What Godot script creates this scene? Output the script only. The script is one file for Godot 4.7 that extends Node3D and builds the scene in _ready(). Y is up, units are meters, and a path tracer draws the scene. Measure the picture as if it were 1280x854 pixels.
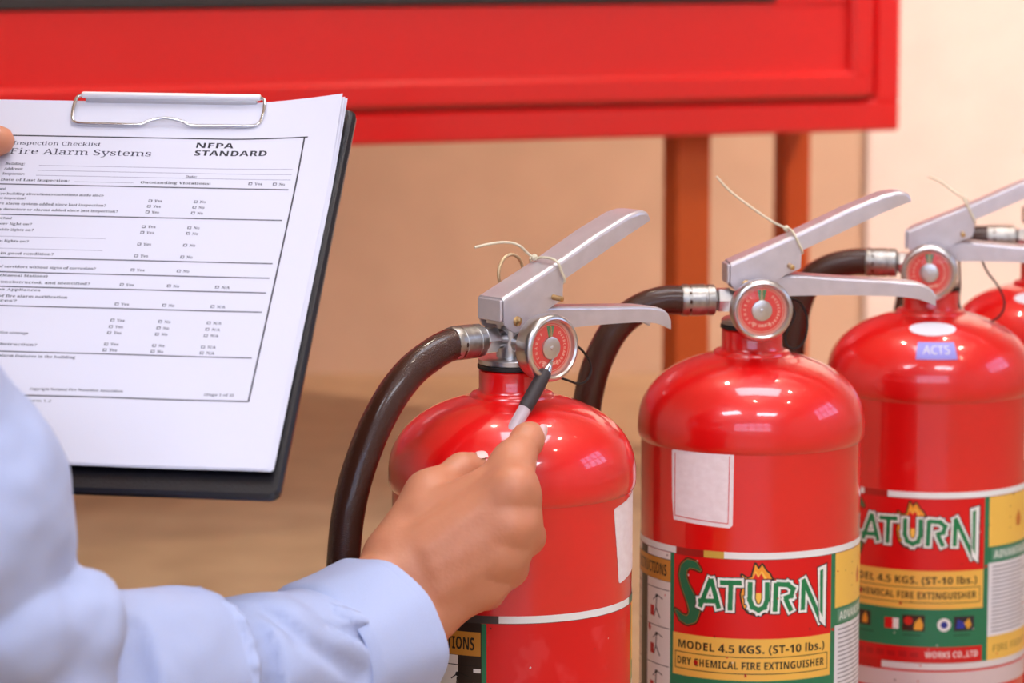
extends Node3D
# Fire extinguishers on a floor before a red hose cabinet; a kneeling person in a light blue shirt
# holds a checklist on a clipboard and points a pen at the nearest gauge.

const F := 4000.0                      # focal length of the photograph, in its pixels (1280 wide)
const PITCH := 0.136136                # 7.8 degrees downwards
const EYE := Vector3(0, 0.644, 0)
const MM := 0.001

var M := {}                            # materials


# ------------------------------------------------------------------ places
# a point seen at that pixel of the photograph, d metres along the lens axis
func at(px: float, py: float, d: float) -> Vector3:
	return EYE + turn(Vector3((px - 640.0) / F * d, (427.0 - py) / F * d, d))

# camera axes (right, up, forward) to the world
func turn(c: Vector3) -> Vector3:
	return Vector3(c.x, c.y * cos(PITCH) - c.z * sin(PITCH), -c.z * cos(PITCH) - c.y * sin(PITCH))


# ------------------------------------------------------------------ naming
var taken := {}

func numbered(called: String) -> String:
	var k: int = taken.get(called, 0)
	taken[called] = k + 1
	return called if k == 0 else "%s_%03d" % [called, k]

func tag(o: Node3D, label: String, category: String, group := "") -> Node3D:
	o.set_meta("label", label)
	o.set_meta("category", category)
	if group:
		o.set_meta("group", group)
	return o

func thing(called: String, label: String, category: String, where := Vector3.ZERO, yaw := 0.0, group := "") -> Node3D:
	var o := Node3D.new()
	o.name = numbered(called)
	add_child(o)
	o.position = where
	o.rotation.y = yaw
	tag(o, label, category, group)
	return o

func put(called: String, mesh: Mesh, m: Material, parent: Node3D = self, xf := Transform3D()) -> MeshInstance3D:
	var o := MeshInstance3D.new()
	o.name = numbered(called) if parent == self else called
	o.mesh = mesh
	o.material_override = m
	o.transform = xf
	parent.add_child(o, true)
	return o

func struct(called: String, mesh: Mesh, m: Material, parent: Node3D = self, xf := Transform3D()) -> MeshInstance3D:
	var o := put(called, mesh, m, parent, xf)
	if parent == self:
		o.set_meta("kind", "structure")
	return o


# ------------------------------------------------------------------ mesh building
class Geo:
	var v := PackedVector3Array()
	var n := PackedVector3Array()
	var uv := PackedVector2Array()
	var i := PackedInt32Array()

	func vert(p: Vector3, nn: Vector3, t := Vector2.ZERO) -> int:
		v.append(p)
		n.append(nn)
		uv.append(t)
		return v.size() - 1

	func tri(a: int, b: int, c: int) -> void:
		var g := (v[b] - v[a]).cross(v[c] - v[a])
		if g.dot(n[a] + n[b] + n[c]) > 0.0:
			i.append_array([a, c, b])
		else:
			i.append_array([a, b, c])

	func quad(a: int, b: int, c: int, d: int) -> void:
		tri(a, b, c)
		tri(a, c, d)

	func mesh() -> ArrayMesh:
		var arr := []
		arr.resize(Mesh.ARRAY_MAX)
		arr[Mesh.ARRAY_VERTEX] = v
		arr[Mesh.ARRAY_NORMAL] = n
		arr[Mesh.ARRAY_TEX_UV] = uv
		arr[Mesh.ARRAY_INDEX] = i
		var m := ArrayMesh.new()
		m.add_surface_from_arrays(Mesh.PRIMITIVE_TRIANGLES, arr)
		return m


# closed triangle soup (outward = counter-clockwise, or all inward) to a mesh with smooth normals up to a crease
func solid(t: PackedVector3Array, crease := 38.0) -> ArrayMesh:
	var vol := 0.0
	var nf := t.size() / 3
	for k in nf:
		vol += t[3 * k].dot(t[3 * k + 1].cross(t[3 * k + 2]))
	var fn := PackedVector3Array()
	var at_point := {}
	var keys := []
	for k in nf:
		var g := (t[3 * k + 1] - t[3 * k]).cross(t[3 * k + 2] - t[3 * k])
		fn.append(g if vol > 0.0 else -g)
		for j in 3:
			var key := Vector3i((t[3 * k + j] * 200000.0).round())
			keys.append(key)
			if not at_point.has(key):
				at_point[key] = []
			at_point[key].append(k)
	var lim := cos(deg_to_rad(crease))
	var g := Geo.new()
	for k in nf:
		var own := fn[k].normalized()
		if fn[k].length() < 1e-14:
			continue
		var id := []
		for j in 3:
			var s := Vector3.ZERO
			for o in at_point[keys[3 * k + j]]:
				if own.dot(fn[o].normalized()) > lim:
					s += fn[o]
			id.append(g.vert(t[3 * k + j], s.normalized() if s.length() > 0.0 else own))
		g.tri(id[0], id[1], id[2])
	return g.mesh()


func moved(t: PackedVector3Array, xf: Transform3D) -> PackedVector3Array:
	var r := PackedVector3Array()
	for p in t:
		r.append(xf * p)
	return r


func inset(o: PackedVector2Array, b: float) -> PackedVector2Array:
	var r := PackedVector2Array()
	var c := o.size()
	var area := 0.0
	for k in c:
		area += o[k].cross(o[(k + 1) % c])
	var s := 1.0 if area > 0.0 else -1.0
	for k in c:
		var e0 := (o[k] - o[(k + c - 1) % c]).normalized()
		var e1 := (o[(k + 1) % c] - o[k]).normalized()
		var m := Vector2(-e0.y, e0.x) + Vector2(-e1.y, e1.x)
		var l := maxf(m.length_squared() / 2.0, 0.35)
		r.append(o[k] + m / l * b * s)
	return r


# outline in x, y pushed from z0 to z1 with chamfered edges
func extruded(o: PackedVector2Array, z0: float, z1: float, b := 0.0) -> PackedVector3Array:
	var t := PackedVector3Array()
	var small := inset(o, b) if b > 0.0 else o
	var rings := [[small, z0], [o, z0 + b], [o, z1 - b], [small, z1]] if b > 0.0 else [[o, z0], [o, z1]]
	var c := o.size()
	for q in rings.size() - 1:
		for k in c:
			var j := (k + 1) % c
			var a := Vector3(rings[q][0][k].x, rings[q][0][k].y, rings[q][1])
			var d := Vector3(rings[q][0][j].x, rings[q][0][j].y, rings[q][1])
			var e := Vector3(rings[q + 1][0][k].x, rings[q + 1][0][k].y, rings[q + 1][1])
			var f := Vector3(rings[q + 1][0][j].x, rings[q + 1][0][j].y, rings[q + 1][1])
			t.append_array([a, d, f, a, f, e])
	var cap := Geometry2D.triangulate_polygon(small)
	var area := 0.0
	for k in c:
		area += o[k].cross(o[(k + 1) % c])
	for k in range(0, cap.size(), 3):
		var p := [small[cap[k]], small[cap[k + 1]], small[cap[k + 2]]]
		var up: bool = ((p[1] - p[0]).cross(p[2] - p[0]) > 0.0) == (area > 0.0)
		var w := [0, 1, 2] if up else [0, 2, 1]
		t.append_array([Vector3(p[w[0]].x, p[w[0]].y, z1), Vector3(p[w[1]].x, p[w[1]].y, z1), Vector3(p[w[2]].x, p[w[2]].y, z1)])
		t.append_array([Vector3(p[w[0]].x, p[w[0]].y, z0), Vector3(p[w[2]].x, p[w[2]].y, z0), Vector3(p[w[1]].x, p[w[1]].y, z0)])
	return t


func rect(x0: float, y0: float, x1: float, y1: float, c := 0.0) -> PackedVector2Array:
	if c <= 0.0:
		return PackedVector2Array([Vector2(x0, y0), Vector2(x1, y0), Vector2(x1, y1), Vector2(x0, y1)])
	var r := PackedVector2Array()
	for q in [[x1 - c, y0 + c, -90.0], [x1 - c, y1 - c, 0.0], [x0 + c, y1 - c, 90.0], [x0 + c, y0 + c, 180.0]]:
		for k in 4:
			var a := deg_to_rad(q[2] + 30.0 * k)
			r.append(Vector2(q[0] + c * cos(a), q[1] + c * sin(a)))
	return r


# box from corner to corner, edges chamfered
func block(lo: Vector3, hi: Vector3, b := 0.0) -> PackedVector3Array:
	return extruded(rect(lo.x, lo.y, hi.x, hi.y, b), lo.z, hi.z, b * 0.7)


# profile (radius, height) listed from the top down, turned about y
func lathe(p: PackedVector2Array, segs := 48) -> ArrayMesh:
	var g := Geo.new()
	lathe_into(g, p, segs, Transform3D())
	return g.mesh()


func lathe_into(g: Geo, p: PackedVector2Array, segs: int, xf: Transform3D) -> void:
	var c := p.size()
	var sn := PackedVector2Array()
	for k in c - 1:
		var d := (p[k + 1] - p[k]).normalized()
		sn.append(Vector2(-d.y, d.x))
	for k in c - 1:
		var n0 := sn[k]
		var n1 := sn[k]
		if k > 0 and sn[k].dot(sn[k - 1]) > 0.8:
			n0 = (sn[k] + sn[k - 1]).normalized()
		if k < c - 2 and sn[k].dot(sn[k + 1]) > 0.8:
			n1 = (sn[k] + sn[k + 1]).normalized()
		var before := -1
		for s in segs + 1:
			var a := TAU * s / segs
			var dir := Vector3(sin(a), 0, cos(a))
			var i0 := g.vert(xf * (dir * p[k].x + Vector3(0, p[k].y, 0)), (xf.basis * (dir * n0.x + Vector3(0, n0.y, 0))).normalized(), Vector2(float(s) / segs, p[k].y))
			g.vert(xf * (dir * p[k + 1].x + Vector3(0, p[k + 1].y, 0)), (xf.basis * (dir * n1.x + Vector3(0, n1.y, 0))).normalized(), Vector2(float(s) / segs, p[k + 1].y))
			if s > 0:
				g.quad(before, before + 1, i0 + 1, i0)
			before = i0


func curve(pts: Array, step := 0.004) -> PackedVector3Array:
	var c := Curve3D.new()
	c.bake_interval = step
	for k in pts.size():
		var a: Vector3 = pts[maxi(k - 1, 0)]
		var b: Vector3 = pts[mini(k + 1, pts.size() - 1)]
		var l0: float = pts[k].distance_to(a)
		var l1: float = pts[k].distance_to(b)
		var d := (b - a).normalized()
		c.add_point(pts[k], -d * l0 * 0.36, d * l1 * 0.36)
	return c.get_baked_points()


# round tube along points; radius may be one number or a list
func tube(pts: PackedVector3Array, radius, segs := 12, g: Geo = null) -> ArrayMesh:
	if g == null:
		g = Geo.new()
	var c := pts.size()
	var side := Vector3.UP
	var before := -1
	var length := 0.0
	for k in c:
		var d := (pts[mini(k + 1, c - 1)] - pts[maxi(k - 1, 0)]).normalized()
		if k == 0 and absf(side.dot(d)) > 0.9:
			side = Vector3.RIGHT
		side = (side - d * side.dot(d)).normalized()
		var up := d.cross(side)
		var r: float = radius[k] if radius is Array or radius is PackedFloat32Array else radius
		if k > 0:
			length += pts[k].distance_to(pts[k - 1])
		var first := g.v.size()
		for s in segs + 1:
			var a := TAU * s / segs
			var w := side * cos(a) + up * sin(a)
			g.vert(pts[k] + w * r, w, Vector2(float(s) / segs, length))
		if k > 0:
			for s in segs:
				g.quad(before + s, before + s + 1, first + s + 1, first + s)
		before = first
		if k == 0 or k == c - 1:
			var nn := -d if k == 0 else d
			var mid := g.vert(pts[k] + nn * r * 0.35, nn)
			for s in segs:
				var a0 := TAU * s / segs
				var a1 := TAU * (s + 1) / segs
				var e0 := g.vert(pts[k] + (side * cos(a0) + up * sin(a0)) * r, (nn + (side * cos(a0) + up * sin(a0)) * 0.6).normalized())
				var e1 := g.vert(pts[k] + (side * cos(a1) + up * sin(a1)) * r, (nn + (side * cos(a1) + up * sin(a1)) * 0.6).normalized())
				g.tri(mid, e0, e1)
	return g.mesh()


func tangled(x: Vector3, y: Vector3, z: Vector3, o: Vector3) -> Transform3D:
	return Transform3D(Basis(x, y, z), o)

# a turn that takes +y to d
func along(d: Vector3, o: Vector3) -> Transform3D:
	var y := d.normalized()
	var x := y.cross(Vector3.FORWARD if absf(y.z) < 0.9 else Vector3.RIGHT).normalized()
	return Transform3D(Basis(x, y, x.cross(y)), o)


# ------------------------------------------------------------------ bodies: tapered capsules joined smoothly, meshed as surface nets
class Flesh:
	var a := PackedVector3Array()
	var ba := PackedVector3Array()
	var il := PackedFloat32Array()
	var ra := PackedFloat32Array()
	var dr := PackedFloat32Array()
	var start := PackedInt32Array()      # first bone of each group
	var inner := PackedFloat32Array()    # how softly the bones of a group join
	var outer := PackedFloat32Array()    # how softly that group joins the first one
	var noise: FastNoiseLite
	var ripple := 0.0
	var carve := []                      # [point, radius, point, radius, softness]: capsules taken away
	var cut := []                        # [point, normal]: flesh on that side is left out

	func group(k_in: float, k_out: float) -> void:
		start.append(a.size())
		inner.append(k_in)
		outer.append(k_out)

	func bone(p: Vector3, rp: float, q: Vector3, rq: float) -> void:
		a.append(p)
		ba.append(q - p)
		il.append(1.0 / maxf((q - p).length_squared(), 1e-9))
		ra.append(rp)
		dr.append(rq - rp)

	func far(p: Vector3) -> float:
		var all := 9.0
		var palm := 9.0
		var c := start.size()
		for g in c:
			var d := 9.0
			var k := inner[g]
			var last := start[g + 1] if g + 1 < c else a.size()
			for j in range(start[g], last):
				var w := p - a[j]
				var t := clampf(w.dot(ba[j]) * il[j], 0.0, 1.0)
				var e := (w - ba[j] * t).length() - ra[j] - dr[j] * t
				var h := k - absf(d - e)
				d = minf(d, e)
				if h > 0.0:
					d -= h * h / k * 0.25
			if g == 0:
				palm = d
				all = d
				continue
			var ko := outer[g]
			if absf(d - palm) < ko:
				var h2 := ko - absf(d - palm)
				d = minf(d, palm) - h2 * h2 / ko * 0.25
			all = minf(d, all)
		if ripple > 0.0 and all < 0.05:
			all += ripple * noise.get_noise_3dv(p)
		if all < 0.03:
			for q in carve:
				var ab: Vector3 = q[2] - q[0]
				var w: Vector3 = p - q[0]
				var t := clampf(w.dot(ab) / maxf(ab.length_squared(), 1e-9), 0.0, 1.0)
				var e: float = -((w - ab * t).length() - lerpf(q[1], q[3], t))
				var h := maxf(q[4] - absf(e - all), 0.0)
				all = maxf(all, e) + h * h / q[4] * 0.25
		for q in cut:
			all = maxf(all, (p - q[0]).dot(q[1]))
		return all

	# where a line from the eye first meets the flesh
	func hit(eye: Vector3, through: Vector3) -> Vector3:
		var d := (through - eye).normalized()
		var t := eye.distance_to(through) - 0.3
		for k in 120:
			var e := far(eye + d * t)
			if e < 0.0003:
				break
			t += maxf(e * 0.8, 0.0004)
		return eye + d * t

	func net(lo: Vector3, hi: Vector3, cell: float, g: Geo) -> void:
		var nx := int(ceil((hi.x - lo.x) / cell / 4.0)) * 4 + 1
		var ny := int(ceil((hi.y - lo.y) / cell / 4.0)) * 4 + 1
		var nz := int(ceil((hi.z - lo.z) / cell / 4.0)) * 4 + 1
		var f := PackedFloat32Array()
		f.resize(nx * ny * nz)
		f.fill(1.0)
		var done := PackedByteArray()
		done.resize(nx * ny * nz)
		var near := []
		var reach := cell * 3.6 + cell
		for bz in range(0, nz - 1, 4):
			for by in range(0, ny - 1, 4):
				for bx in range(0, nx - 1, 4):
					var mid := lo + Vector3(bx + 2, by + 2, bz + 2) * cell
					var d := far(mid)
					if absf(d) < reach + 0.004:
						near.append(Vector3i(bx, by, bz))
						for z in range(bz, bz + 5):
							for y in range(by, by + 5):
								for x in range(bx, bx + 5):
									var id := (z * ny + y) * nx + x
									if done[id] == 0:
										done[id] = 1
										f[id] = far(lo + Vector3(x, y, z) * cell)
		var made := {}
		for b in near:
			for z in range(b.z, b.z + 4):
				for y in range(b.y, b.y + 4):
					for x in range(b.x, b.x + 4):
						var id := (z * ny + y) * nx + x
						var s := PackedFloat32Array([f[id], f[id + 1], f[id + nx], f[id + nx + 1], f[id + nx * ny], f[id + nx * ny + 1], f[id + nx * ny + nx], f[id + nx * ny + nx + 1]])
						var inside := 0
						for q in 8:
							if s[q] < 0.0:
								inside += 1
						if inside == 0 or inside == 8:
							continue
						var sum := Vector3.ZERO
						var cnt := 0
						for e in EDGES:
							if (s[e[0]] < 0.0) != (s[e[1]] < 0.0):
								var t := s[e[0]] / (s[e[0]] - s[e[1]])
								sum += CORNERS[e[0]].lerp(CORNERS[e[1]], t)
								cnt += 1
						var p := lo + (Vector3(x, y, z) + sum / cnt) * cell
						var h := cell * 0.5
						var nn := Vector3(far(p + Vector3(h, 0, 0)) - far(p - Vector3(h, 0, 0)), far(p + Vector3(0, h, 0)) - far(p - Vector3(0, h, 0)), far(p + Vector3(0, 0, h)) - far(p - Vector3(0, 0, h)))
						made[id] = g.vert(p, nn.normalized())
		var dx := 1
		var dy := nx
		var dz := nx * ny
		for id in made:
			for way in [[dx, dy, dz], [dy, dz, dx], [dz, dx, dy]]:
				if id + way[0] >= f.size():
					continue
				if (f[id] < 0.0) != (f[id + way[0]] < 0.0) and made.has(id - way[1]) and made.has(id - way[2]) and made.has(id - way[1] - way[2]):
					g.quad(made[id], made[id - way[1]], made[id - way[1] - way[2]], made[id - way[2]])

	const CORNERS := [Vector3(0, 0, 0), Vector3(1, 0, 0), Vector3(0, 1, 0), Vector3(1, 1, 0), Vector3(0, 0, 1), Vector3(1, 0, 1), Vector3(0, 1, 1), Vector3(1, 1, 1)]
	const EDGES := [[0, 1], [2, 3], [4, 5], [6, 7], [0, 2], [1, 3], [4, 6], [5, 7], [0, 4], [1, 5], [2, 6], [3, 7]]


# ------------------------------------------------------------------ printing: flat ink on paper and labels, laid out in millimetres
class Print:
	var im: Image
	var k: float                        # pixels per millimetre
	static var fonts := {}

	func _init(w: float, h: float, per_mm: float, paper: Color) -> void:
		k = per_mm
		im = Image.create(int(w * k), int(h * k), false, Image.FORMAT_RGB8)
		im.fill(paper)

	func box(x0: float, y0: float, x1: float, y1: float, c: Color) -> void:
		im.fill_rect(Rect2i(roundi(x0 * k), roundi(y0 * k), maxi(1, roundi((x1 - x0) * k)), maxi(1, roundi((y1 - y0) * k))), c)

	func tri(a: Vector2, b: Vector2, c: Vector2, col: Color) -> void:
		a *= k
		b *= k
		c *= k
		var y0 := maxi(0, int(ceil(minf(a.y, minf(b.y, c.y)) - 0.5)))
		var y1 := mini(im.get_height() - 1, int(floor(maxf(a.y, maxf(b.y, c.y)) - 0.5)))
		for y in range(y0, y1 + 1):
			var yc := y + 0.5
			var xl := 1e9
			var xr := -1e9
			for e in [[a, b], [b, c], [c, a]]:
				var p: Vector2 = e[0]
				var q: Vector2 = e[1]
				if (p.y <= yc) != (q.y <= yc):
					var x := p.x + (q.x - p.x) * (yc - p.y) / (q.y - p.y)
					xl = minf(xl, x)
					xr = maxf(xr, x)
			var i0 := int(ceil(xl - 0.5))
			var i1 := int(floor(xr - 0.5))
			if xr > xl and i1 >= i0:
				im.fill_rect(Rect2i(i0, y, i1 - i0 + 1, 1), col)

	func poly(p: PackedVector2Array, col: Color) -> void:
		var t := Geometry2D.triangulate_polygon(p)
		for j in range(0, t.size(), 3):
			tri(p[t[j]], p[t[j + 1]], p[t[j + 2]], col)

	func disc(c: Vector2, r: float, col: Color, sides := 20) -> void:
		for s in sides:
			tri(c, c + Vector2.from_angle(TAU * s / sides) * r, c + Vector2.from_angle(TAU * (s + 1) / sides) * r, col)

	# widths: one number or one for each point
	func stroke(p: Array, w, col: Color, more := 0.0) -> void:
		for j in p.size():
			var r0: float = (w[j] if w is Array else w) / 2.0 + more
			disc(p[j], r0, col, 14)
			if j > 0:
				var r1: float = (w[j - 1] if w is Array else w) / 2.0 + more
				var d: Vector2 = (p[j] - p[j - 1]).normalized().orthogonal()
				tri(p[j - 1] + d * r1, p[j - 1] - d * r1, p[j] + d * r0, col)
				tri(p[j] + d * r0, p[j] - d * r0, p[j - 1] - d * r1, col)

	# square-ended strokes
	func bar(p: Array, w: float, col: Color, more := 0.0) -> void:
		for j in range(1, p.size()):
			var e: Vector2 = (p[j] - p[j - 1]).normalized()
			var d: Vector2 = e.orthogonal() * (w / 2.0 + more)
			var a: Vector2 = p[j - 1] - e * (more + (w * 0.5 if j > 1 else 0.0))
			var b: Vector2 = p[j] + e * (more + (w * 0.5 if j < p.size() - 1 else 0.0))
			tri(a + d, a - d, b + d, col)
			tri(b + d, b - d, a - d, col)

	static func face(which: String, weight: int) -> Dictionary:
		var key := which + str(weight)
		if not fonts.has(key):
			var f := SystemFont.new()
			f.font_names = PackedStringArray([which])
			f.font_weight = weight
			var t := TextMesh.new()
			t.font = f
			t.font_size = 64
			t.pixel_size = 0.01
			t.depth = 0.0
			t.curve_step = 2.0
			t.text = "H"
			var b := t.get_aabb()
			fonts[key] = {"font": f, "base": b.position.y, "cap": b.size.y}
		return fonts[key]

	# cap height h, left end x (or middle / right end), baseline y; w > 0 squeezes the line to that width; spin turns it about (x, y)
	func text(s: String, x: float, y: float, h: float, w: float, col: Color, which := "Droid Sans", weight := 400, align := 0.0, spin := 0.0) -> void:
		var f := Print.face(which, weight)
		var t := TextMesh.new()
		t.font = f.font
		t.font_size = 64
		t.pixel_size = 0.01
		t.depth = 0.0
		t.curve_step = 2.0
		t.text = s
		var arr := t.get_mesh_arrays()
		var v: PackedVector3Array = arr[Mesh.ARRAY_VERTEX]
		var ix: PackedInt32Array = arr[Mesh.ARRAY_INDEX]
		if v.is_empty():
			return
		var lo := 1e9
		var hi := -1e9
		for p in v:
			lo = minf(lo, p.x)
			hi = maxf(hi, p.x)
		var sy: float = h / f.cap
		var sx: float = w / (hi - lo) if w > 0.0 else sy
		var o := Vector2(x, y)
		var q := PackedVector2Array()
		for p in v:
			q.append(o + Vector2((p.x - lo - (hi - lo) * align) * sx, -(p.y - f.base) * sy).rotated(spin))
		for j in range(0, ix.size(), 3):
			tri(q[ix[j]], q[ix[j + 1]], q[ix[j + 2]], col)

	func texture() -> ImageTexture:
		return ImageTexture.create_from_image(im)


# ------------------------------------------------------------------ materials
func mat(c: Color, rough := 0.5, metal := 0.0) -> StandardMaterial3D:
	var m := StandardMaterial3D.new()
	m.albedo_color = c
	m.roughness = rough
	m.metallic = metal
	return m

func printed(tex: Texture2D, rough := 0.5) -> StandardMaterial3D:
	var m := mat(Color.WHITE, rough)
	m.albedo_texture = tex
	return m

func glowing(c: Color, energy: float) -> StandardMaterial3D:
	var m := mat(c, 0.5)
	m.emission_enabled = true
	m.emission = c
	m.emission_energy_multiplier = energy
	return m

func grain(freq: float, a: Color, b: Color, size := 256, octaves := 4) -> NoiseTexture2D:
	var n := FastNoiseLite.new()
	n.seed = 7
	n.frequency = freq
	n.fractal_octaves = octaves
	var t := NoiseTexture2D.new()
	t.width = size
	t.height = size
	t.seamless = true
	t.noise = n
	var g := Gradient.new()
	g.set_color(0, a)
	g.set_color(1, b)
	t.color_ramp = g
	return t

func bumps(freq: float, strength: float, size := 256) -> NoiseTexture2D:
	var n := FastNoiseLite.new()
	n.seed = 11
	n.frequency = freq
	n.fractal_octaves = 3
	var t := NoiseTexture2D.new()
	t.width = size
	t.height = size
	t.seamless = true
	t.noise = n
	t.as_normal_map = true
	t.bump_strength = strength
	return t

func three_way(m: StandardMaterial3D, per_metre: float) -> StandardMaterial3D:
	m.uv1_triplanar = true
	m.uv1_scale = Vector3.ONE * per_metre
	return m

func materials() -> void:
	var red := mat(Color(0.88, 0.02, 0.03), 0.32)
	red.clearcoat_enabled = true
	red.clearcoat = 1.0
	red.clearcoat_roughness = 0.06
	red.normal_enabled = true
	red.normal_texture = bumps(0.02, 2.0)
	red.normal_scale = 0.05
	M.red = three_way(red, 6.0)
	M.steel = mat(Color(0.80, 0.79, 0.79), 0.3, 1.0)
	var pressed := mat(Color(0.84, 0.81, 0.83), 0.34, 0.55)
	pressed.albedo_texture = grain(0.02, Color(0.95, 0.95, 0.95), Color.WHITE)
	M.pressed = three_way(pressed, 12.0)
	M.chrome = mat(Color(0.86, 0.86, 0.86), 0.12, 1.0)
	M.clip = mat(Color(0.93, 0.93, 0.94), 0.4, 0.6)
	M.brass = mat(Color(0.76, 0.62, 0.42), 0.35, 0.9)
	M.ring = mat(Color(0.84, 0.74, 0.58), 0.45, 0.5)
	var ferrule := mat(Color(0.72, 0.70, 0.68), 0.38, 1.0)
	ferrule.albedo_texture = grain(0.03, Color(0.8, 0.8, 0.8), Color.WHITE)
	M.ferrule = three_way(ferrule, 20.0)
	M.dark_ring = mat(Color(0.10, 0.09, 0.09), 0.5)
	var rubber := mat(Color(0.25, 0.135, 0.095), 0.22)
	rubber.metallic_specular = 0.38
	rubber.normal_enabled = true
	rubber.normal_texture = bumps(0.3, 8.0)
	rubber.normal_scale = 0.35
	rubber.clearcoat_enabled = true
	rubber.clearcoat = 0.35
	rubber.clearcoat_roughness = 0.12
	M.rubber = three_way(rubber, 16.0)
	M.wire = mat(Color(0.10, 0.075, 0.06), 0.5)
	M.string = mat(Color(0.86, 0.82, 0.72), 0.8)
	var glass := mat(Color(1, 1, 1, 0.04), 0.04)
	glass.metallic_specular = 0.32
	glass.transparency = BaseMaterial3D.TRANSPARENCY_ALPHA
	M.glass = glass
	M.sticker = three_way(mat(Color(0.98, 0.94, 0.95), 0.45), 30.0)
	M.sticker.albedo_texture = grain(0.02, Color(0.95, 0.93, 0.93), Color.WHITE)
	M.sticker_edge = mat(Color(0.92, 0.90, 0.90), 0.5)
	M.white_sticker = mat(Color(0.90, 0.89, 0.92), 0.4)
	var skin := mat(Color(0.80, 0.53, 0.40), 0.48)
	skin.albedo_texture = grain(0.02, Color(0.97, 0.95, 0.94), Color.WHITE)
	skin.subsurf_scatter_enabled = true
	skin.subsurf_scatter_strength = 0.15
	skin.normal_enabled = true
	skin.normal_texture = bumps(0.08, 3.0)
	skin.normal_scale = 0.12
	M.skin = three_way(skin, 14.0)
	M.nail = mat(Color(0.92, 0.76, 0.74), 0.2)
	var cloth := mat(Color(0.70, 0.745, 0.885), 0.85)
	cloth.albedo_texture = grain(0.15, Color(0.95, 0.95, 0.95), Color.WHITE)
	cloth.normal_enabled = true
	cloth.normal_texture = bumps(0.2, 3.0)
	cloth.normal_scale = 0.12
	cloth.rim_enabled = true
	cloth.rim = 0.2
	M.cloth = three_way(cloth, 25.0)
	M.thread = mat(Color(0.52, 0.60, 0.86), 0.85)
	M.trousers = mat(Color(0.10, 0.11, 0.15), 0.85)
	M.hair = mat(Color(0.035, 0.028, 0.025), 0.55)
	M.shoe = mat(Color(0.06, 0.05, 0.05), 0.4)
	var board := mat(Color(0.065, 0.055, 0.085), 0.34)
	board.normal_enabled = true
	board.normal_texture = bumps(0.1, 4.0)
	board.normal_scale = 0.15
	M.board = three_way(board, 20.0)
	M.paper = mat(Color(0.81, 0.81, 0.87), 0.75)
	M.grip = mat(Color(0.22, 0.185, 0.19), 0.55)
	M.pen_clear = mat(Color(0.86, 0.80, 0.84), 0.12, 0.35)
	var cab := mat(Color(0.88, 0.02, 0.025), 0.28)
	cab.clearcoat_enabled = true
	cab.clearcoat = 0.7
	cab.clearcoat_roughness = 0.12
	cab.normal_enabled = true
	cab.normal_texture = bumps(0.015, 2.0)
	cab.normal_scale = 0.06
	M.cabinet = three_way(cab, 3.0)
	M.leg = mat(Color(0.76, 0.31, 0.05), 0.5)  # legs are red; their shade under the cabinet is put into this tone
	M.gasket = mat(Color(0.20, 0.17, 0.16), 0.6)
	M.canvas = mat(Color(0.75, 0.68, 0.55), 0.9)
	var wall := mat(Color(0.82, 0.71, 0.60), 0.9)  # shade below the cabinet is put into this tan; the wall is cream
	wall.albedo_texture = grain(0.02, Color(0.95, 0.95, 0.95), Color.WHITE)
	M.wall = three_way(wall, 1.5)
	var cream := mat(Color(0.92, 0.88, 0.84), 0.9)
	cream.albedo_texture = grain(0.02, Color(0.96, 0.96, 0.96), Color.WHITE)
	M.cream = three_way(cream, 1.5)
	M.ceiling = mat(Color(0.92, 0.91, 0.88), 0.9)
	var floor_m := mat(Color(0.76, 0.65, 0.50), 0.35)
	floor_m.albedo_texture = grain(0.012, Color(0.86, 0.84, 0.82), Color.WHITE, 512)
	M.floor = three_way(floor_m, 1.2)
	M.frame = mat(Color(0.88, 0.88, 0.86), 0.5)
	M.lamp = glowing(Color(0.93, 0.95, 1.0), 6.0)
	M.spot = glowing(Color(1.0, 0.95, 0.88), 30.0)
	M.warm = glowing(Color(1.0, 0.92, 0.82), 20.0)
	M.eye = mat(Color(0.9, 0.89, 0.87), 0.2)


# ------------------------------------------------------------------ _ready: camera and light first
func _ready() -> void:
	var cam := Camera3D.new()
	cam.name = "camera"
	cam.position = EYE
	cam.rotation.x = -PITCH
	cam.near = 0.05
	cam.far = 60.0
	var lens := CameraAttributesPhysical.new()
	lens.frustum_focal_length = 112.41
	lens.frustum_focus_distance = 1.95
	lens.exposure_aperture = 9.0
	cam.attributes = lens
	cam.fov = rad_to_deg(2.0 * atan(427.0 / F))
	cam.current = true
	add_child(cam)
	var env := Environment.new()
	env.background_mode = Environment.BG_SKY
	env.sky = Sky.new()
	var sky := ProceduralSkyMaterial.new()
	sky.sky_top_color = Color(0.55, 0.68, 0.90)
	sky.sky_horizon_color = Color(0.90, 0.92, 0.95)
	sky.ground_bottom_color = Color(0.5, 0.48, 0.45)
	sky.ground_horizon_color = Color(0.8, 0.8, 0.78)
	sky.energy_multiplier = 9.0
	env.sky.sky_material = sky
	env.tonemap_mode = Environment.TONE_MAPPER_LINEAR
	env.tonemap_exposure = 0.66
	env.sdfgi_enabled = true
	env.ssao_enabled = true
	env.ssil_enabled = true
	var we := WorldEnvironment.new()
	we.name = "surroundings"
	we.environment = env
	add_child(we)
	materials()
	lights()
	room()
	cabinet()
	extinguishers()
	clipboard()
	person()
	pen()


func area_light(where: Vector3, size: Vector2, energy: float, c: Color, basis: Basis, parent: Node3D) -> void:
	var l := AreaLight3D.new()
	l.name = "glow"
	l.area_size = size
	l.light_energy = energy
	l.light_color = c
	l.area_normalize_energy = true
	l.shadow_enabled = true
	l.area_range = 12.0
	parent.add_child(l, true)
	l.transform = Transform3D(basis, where)


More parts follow.
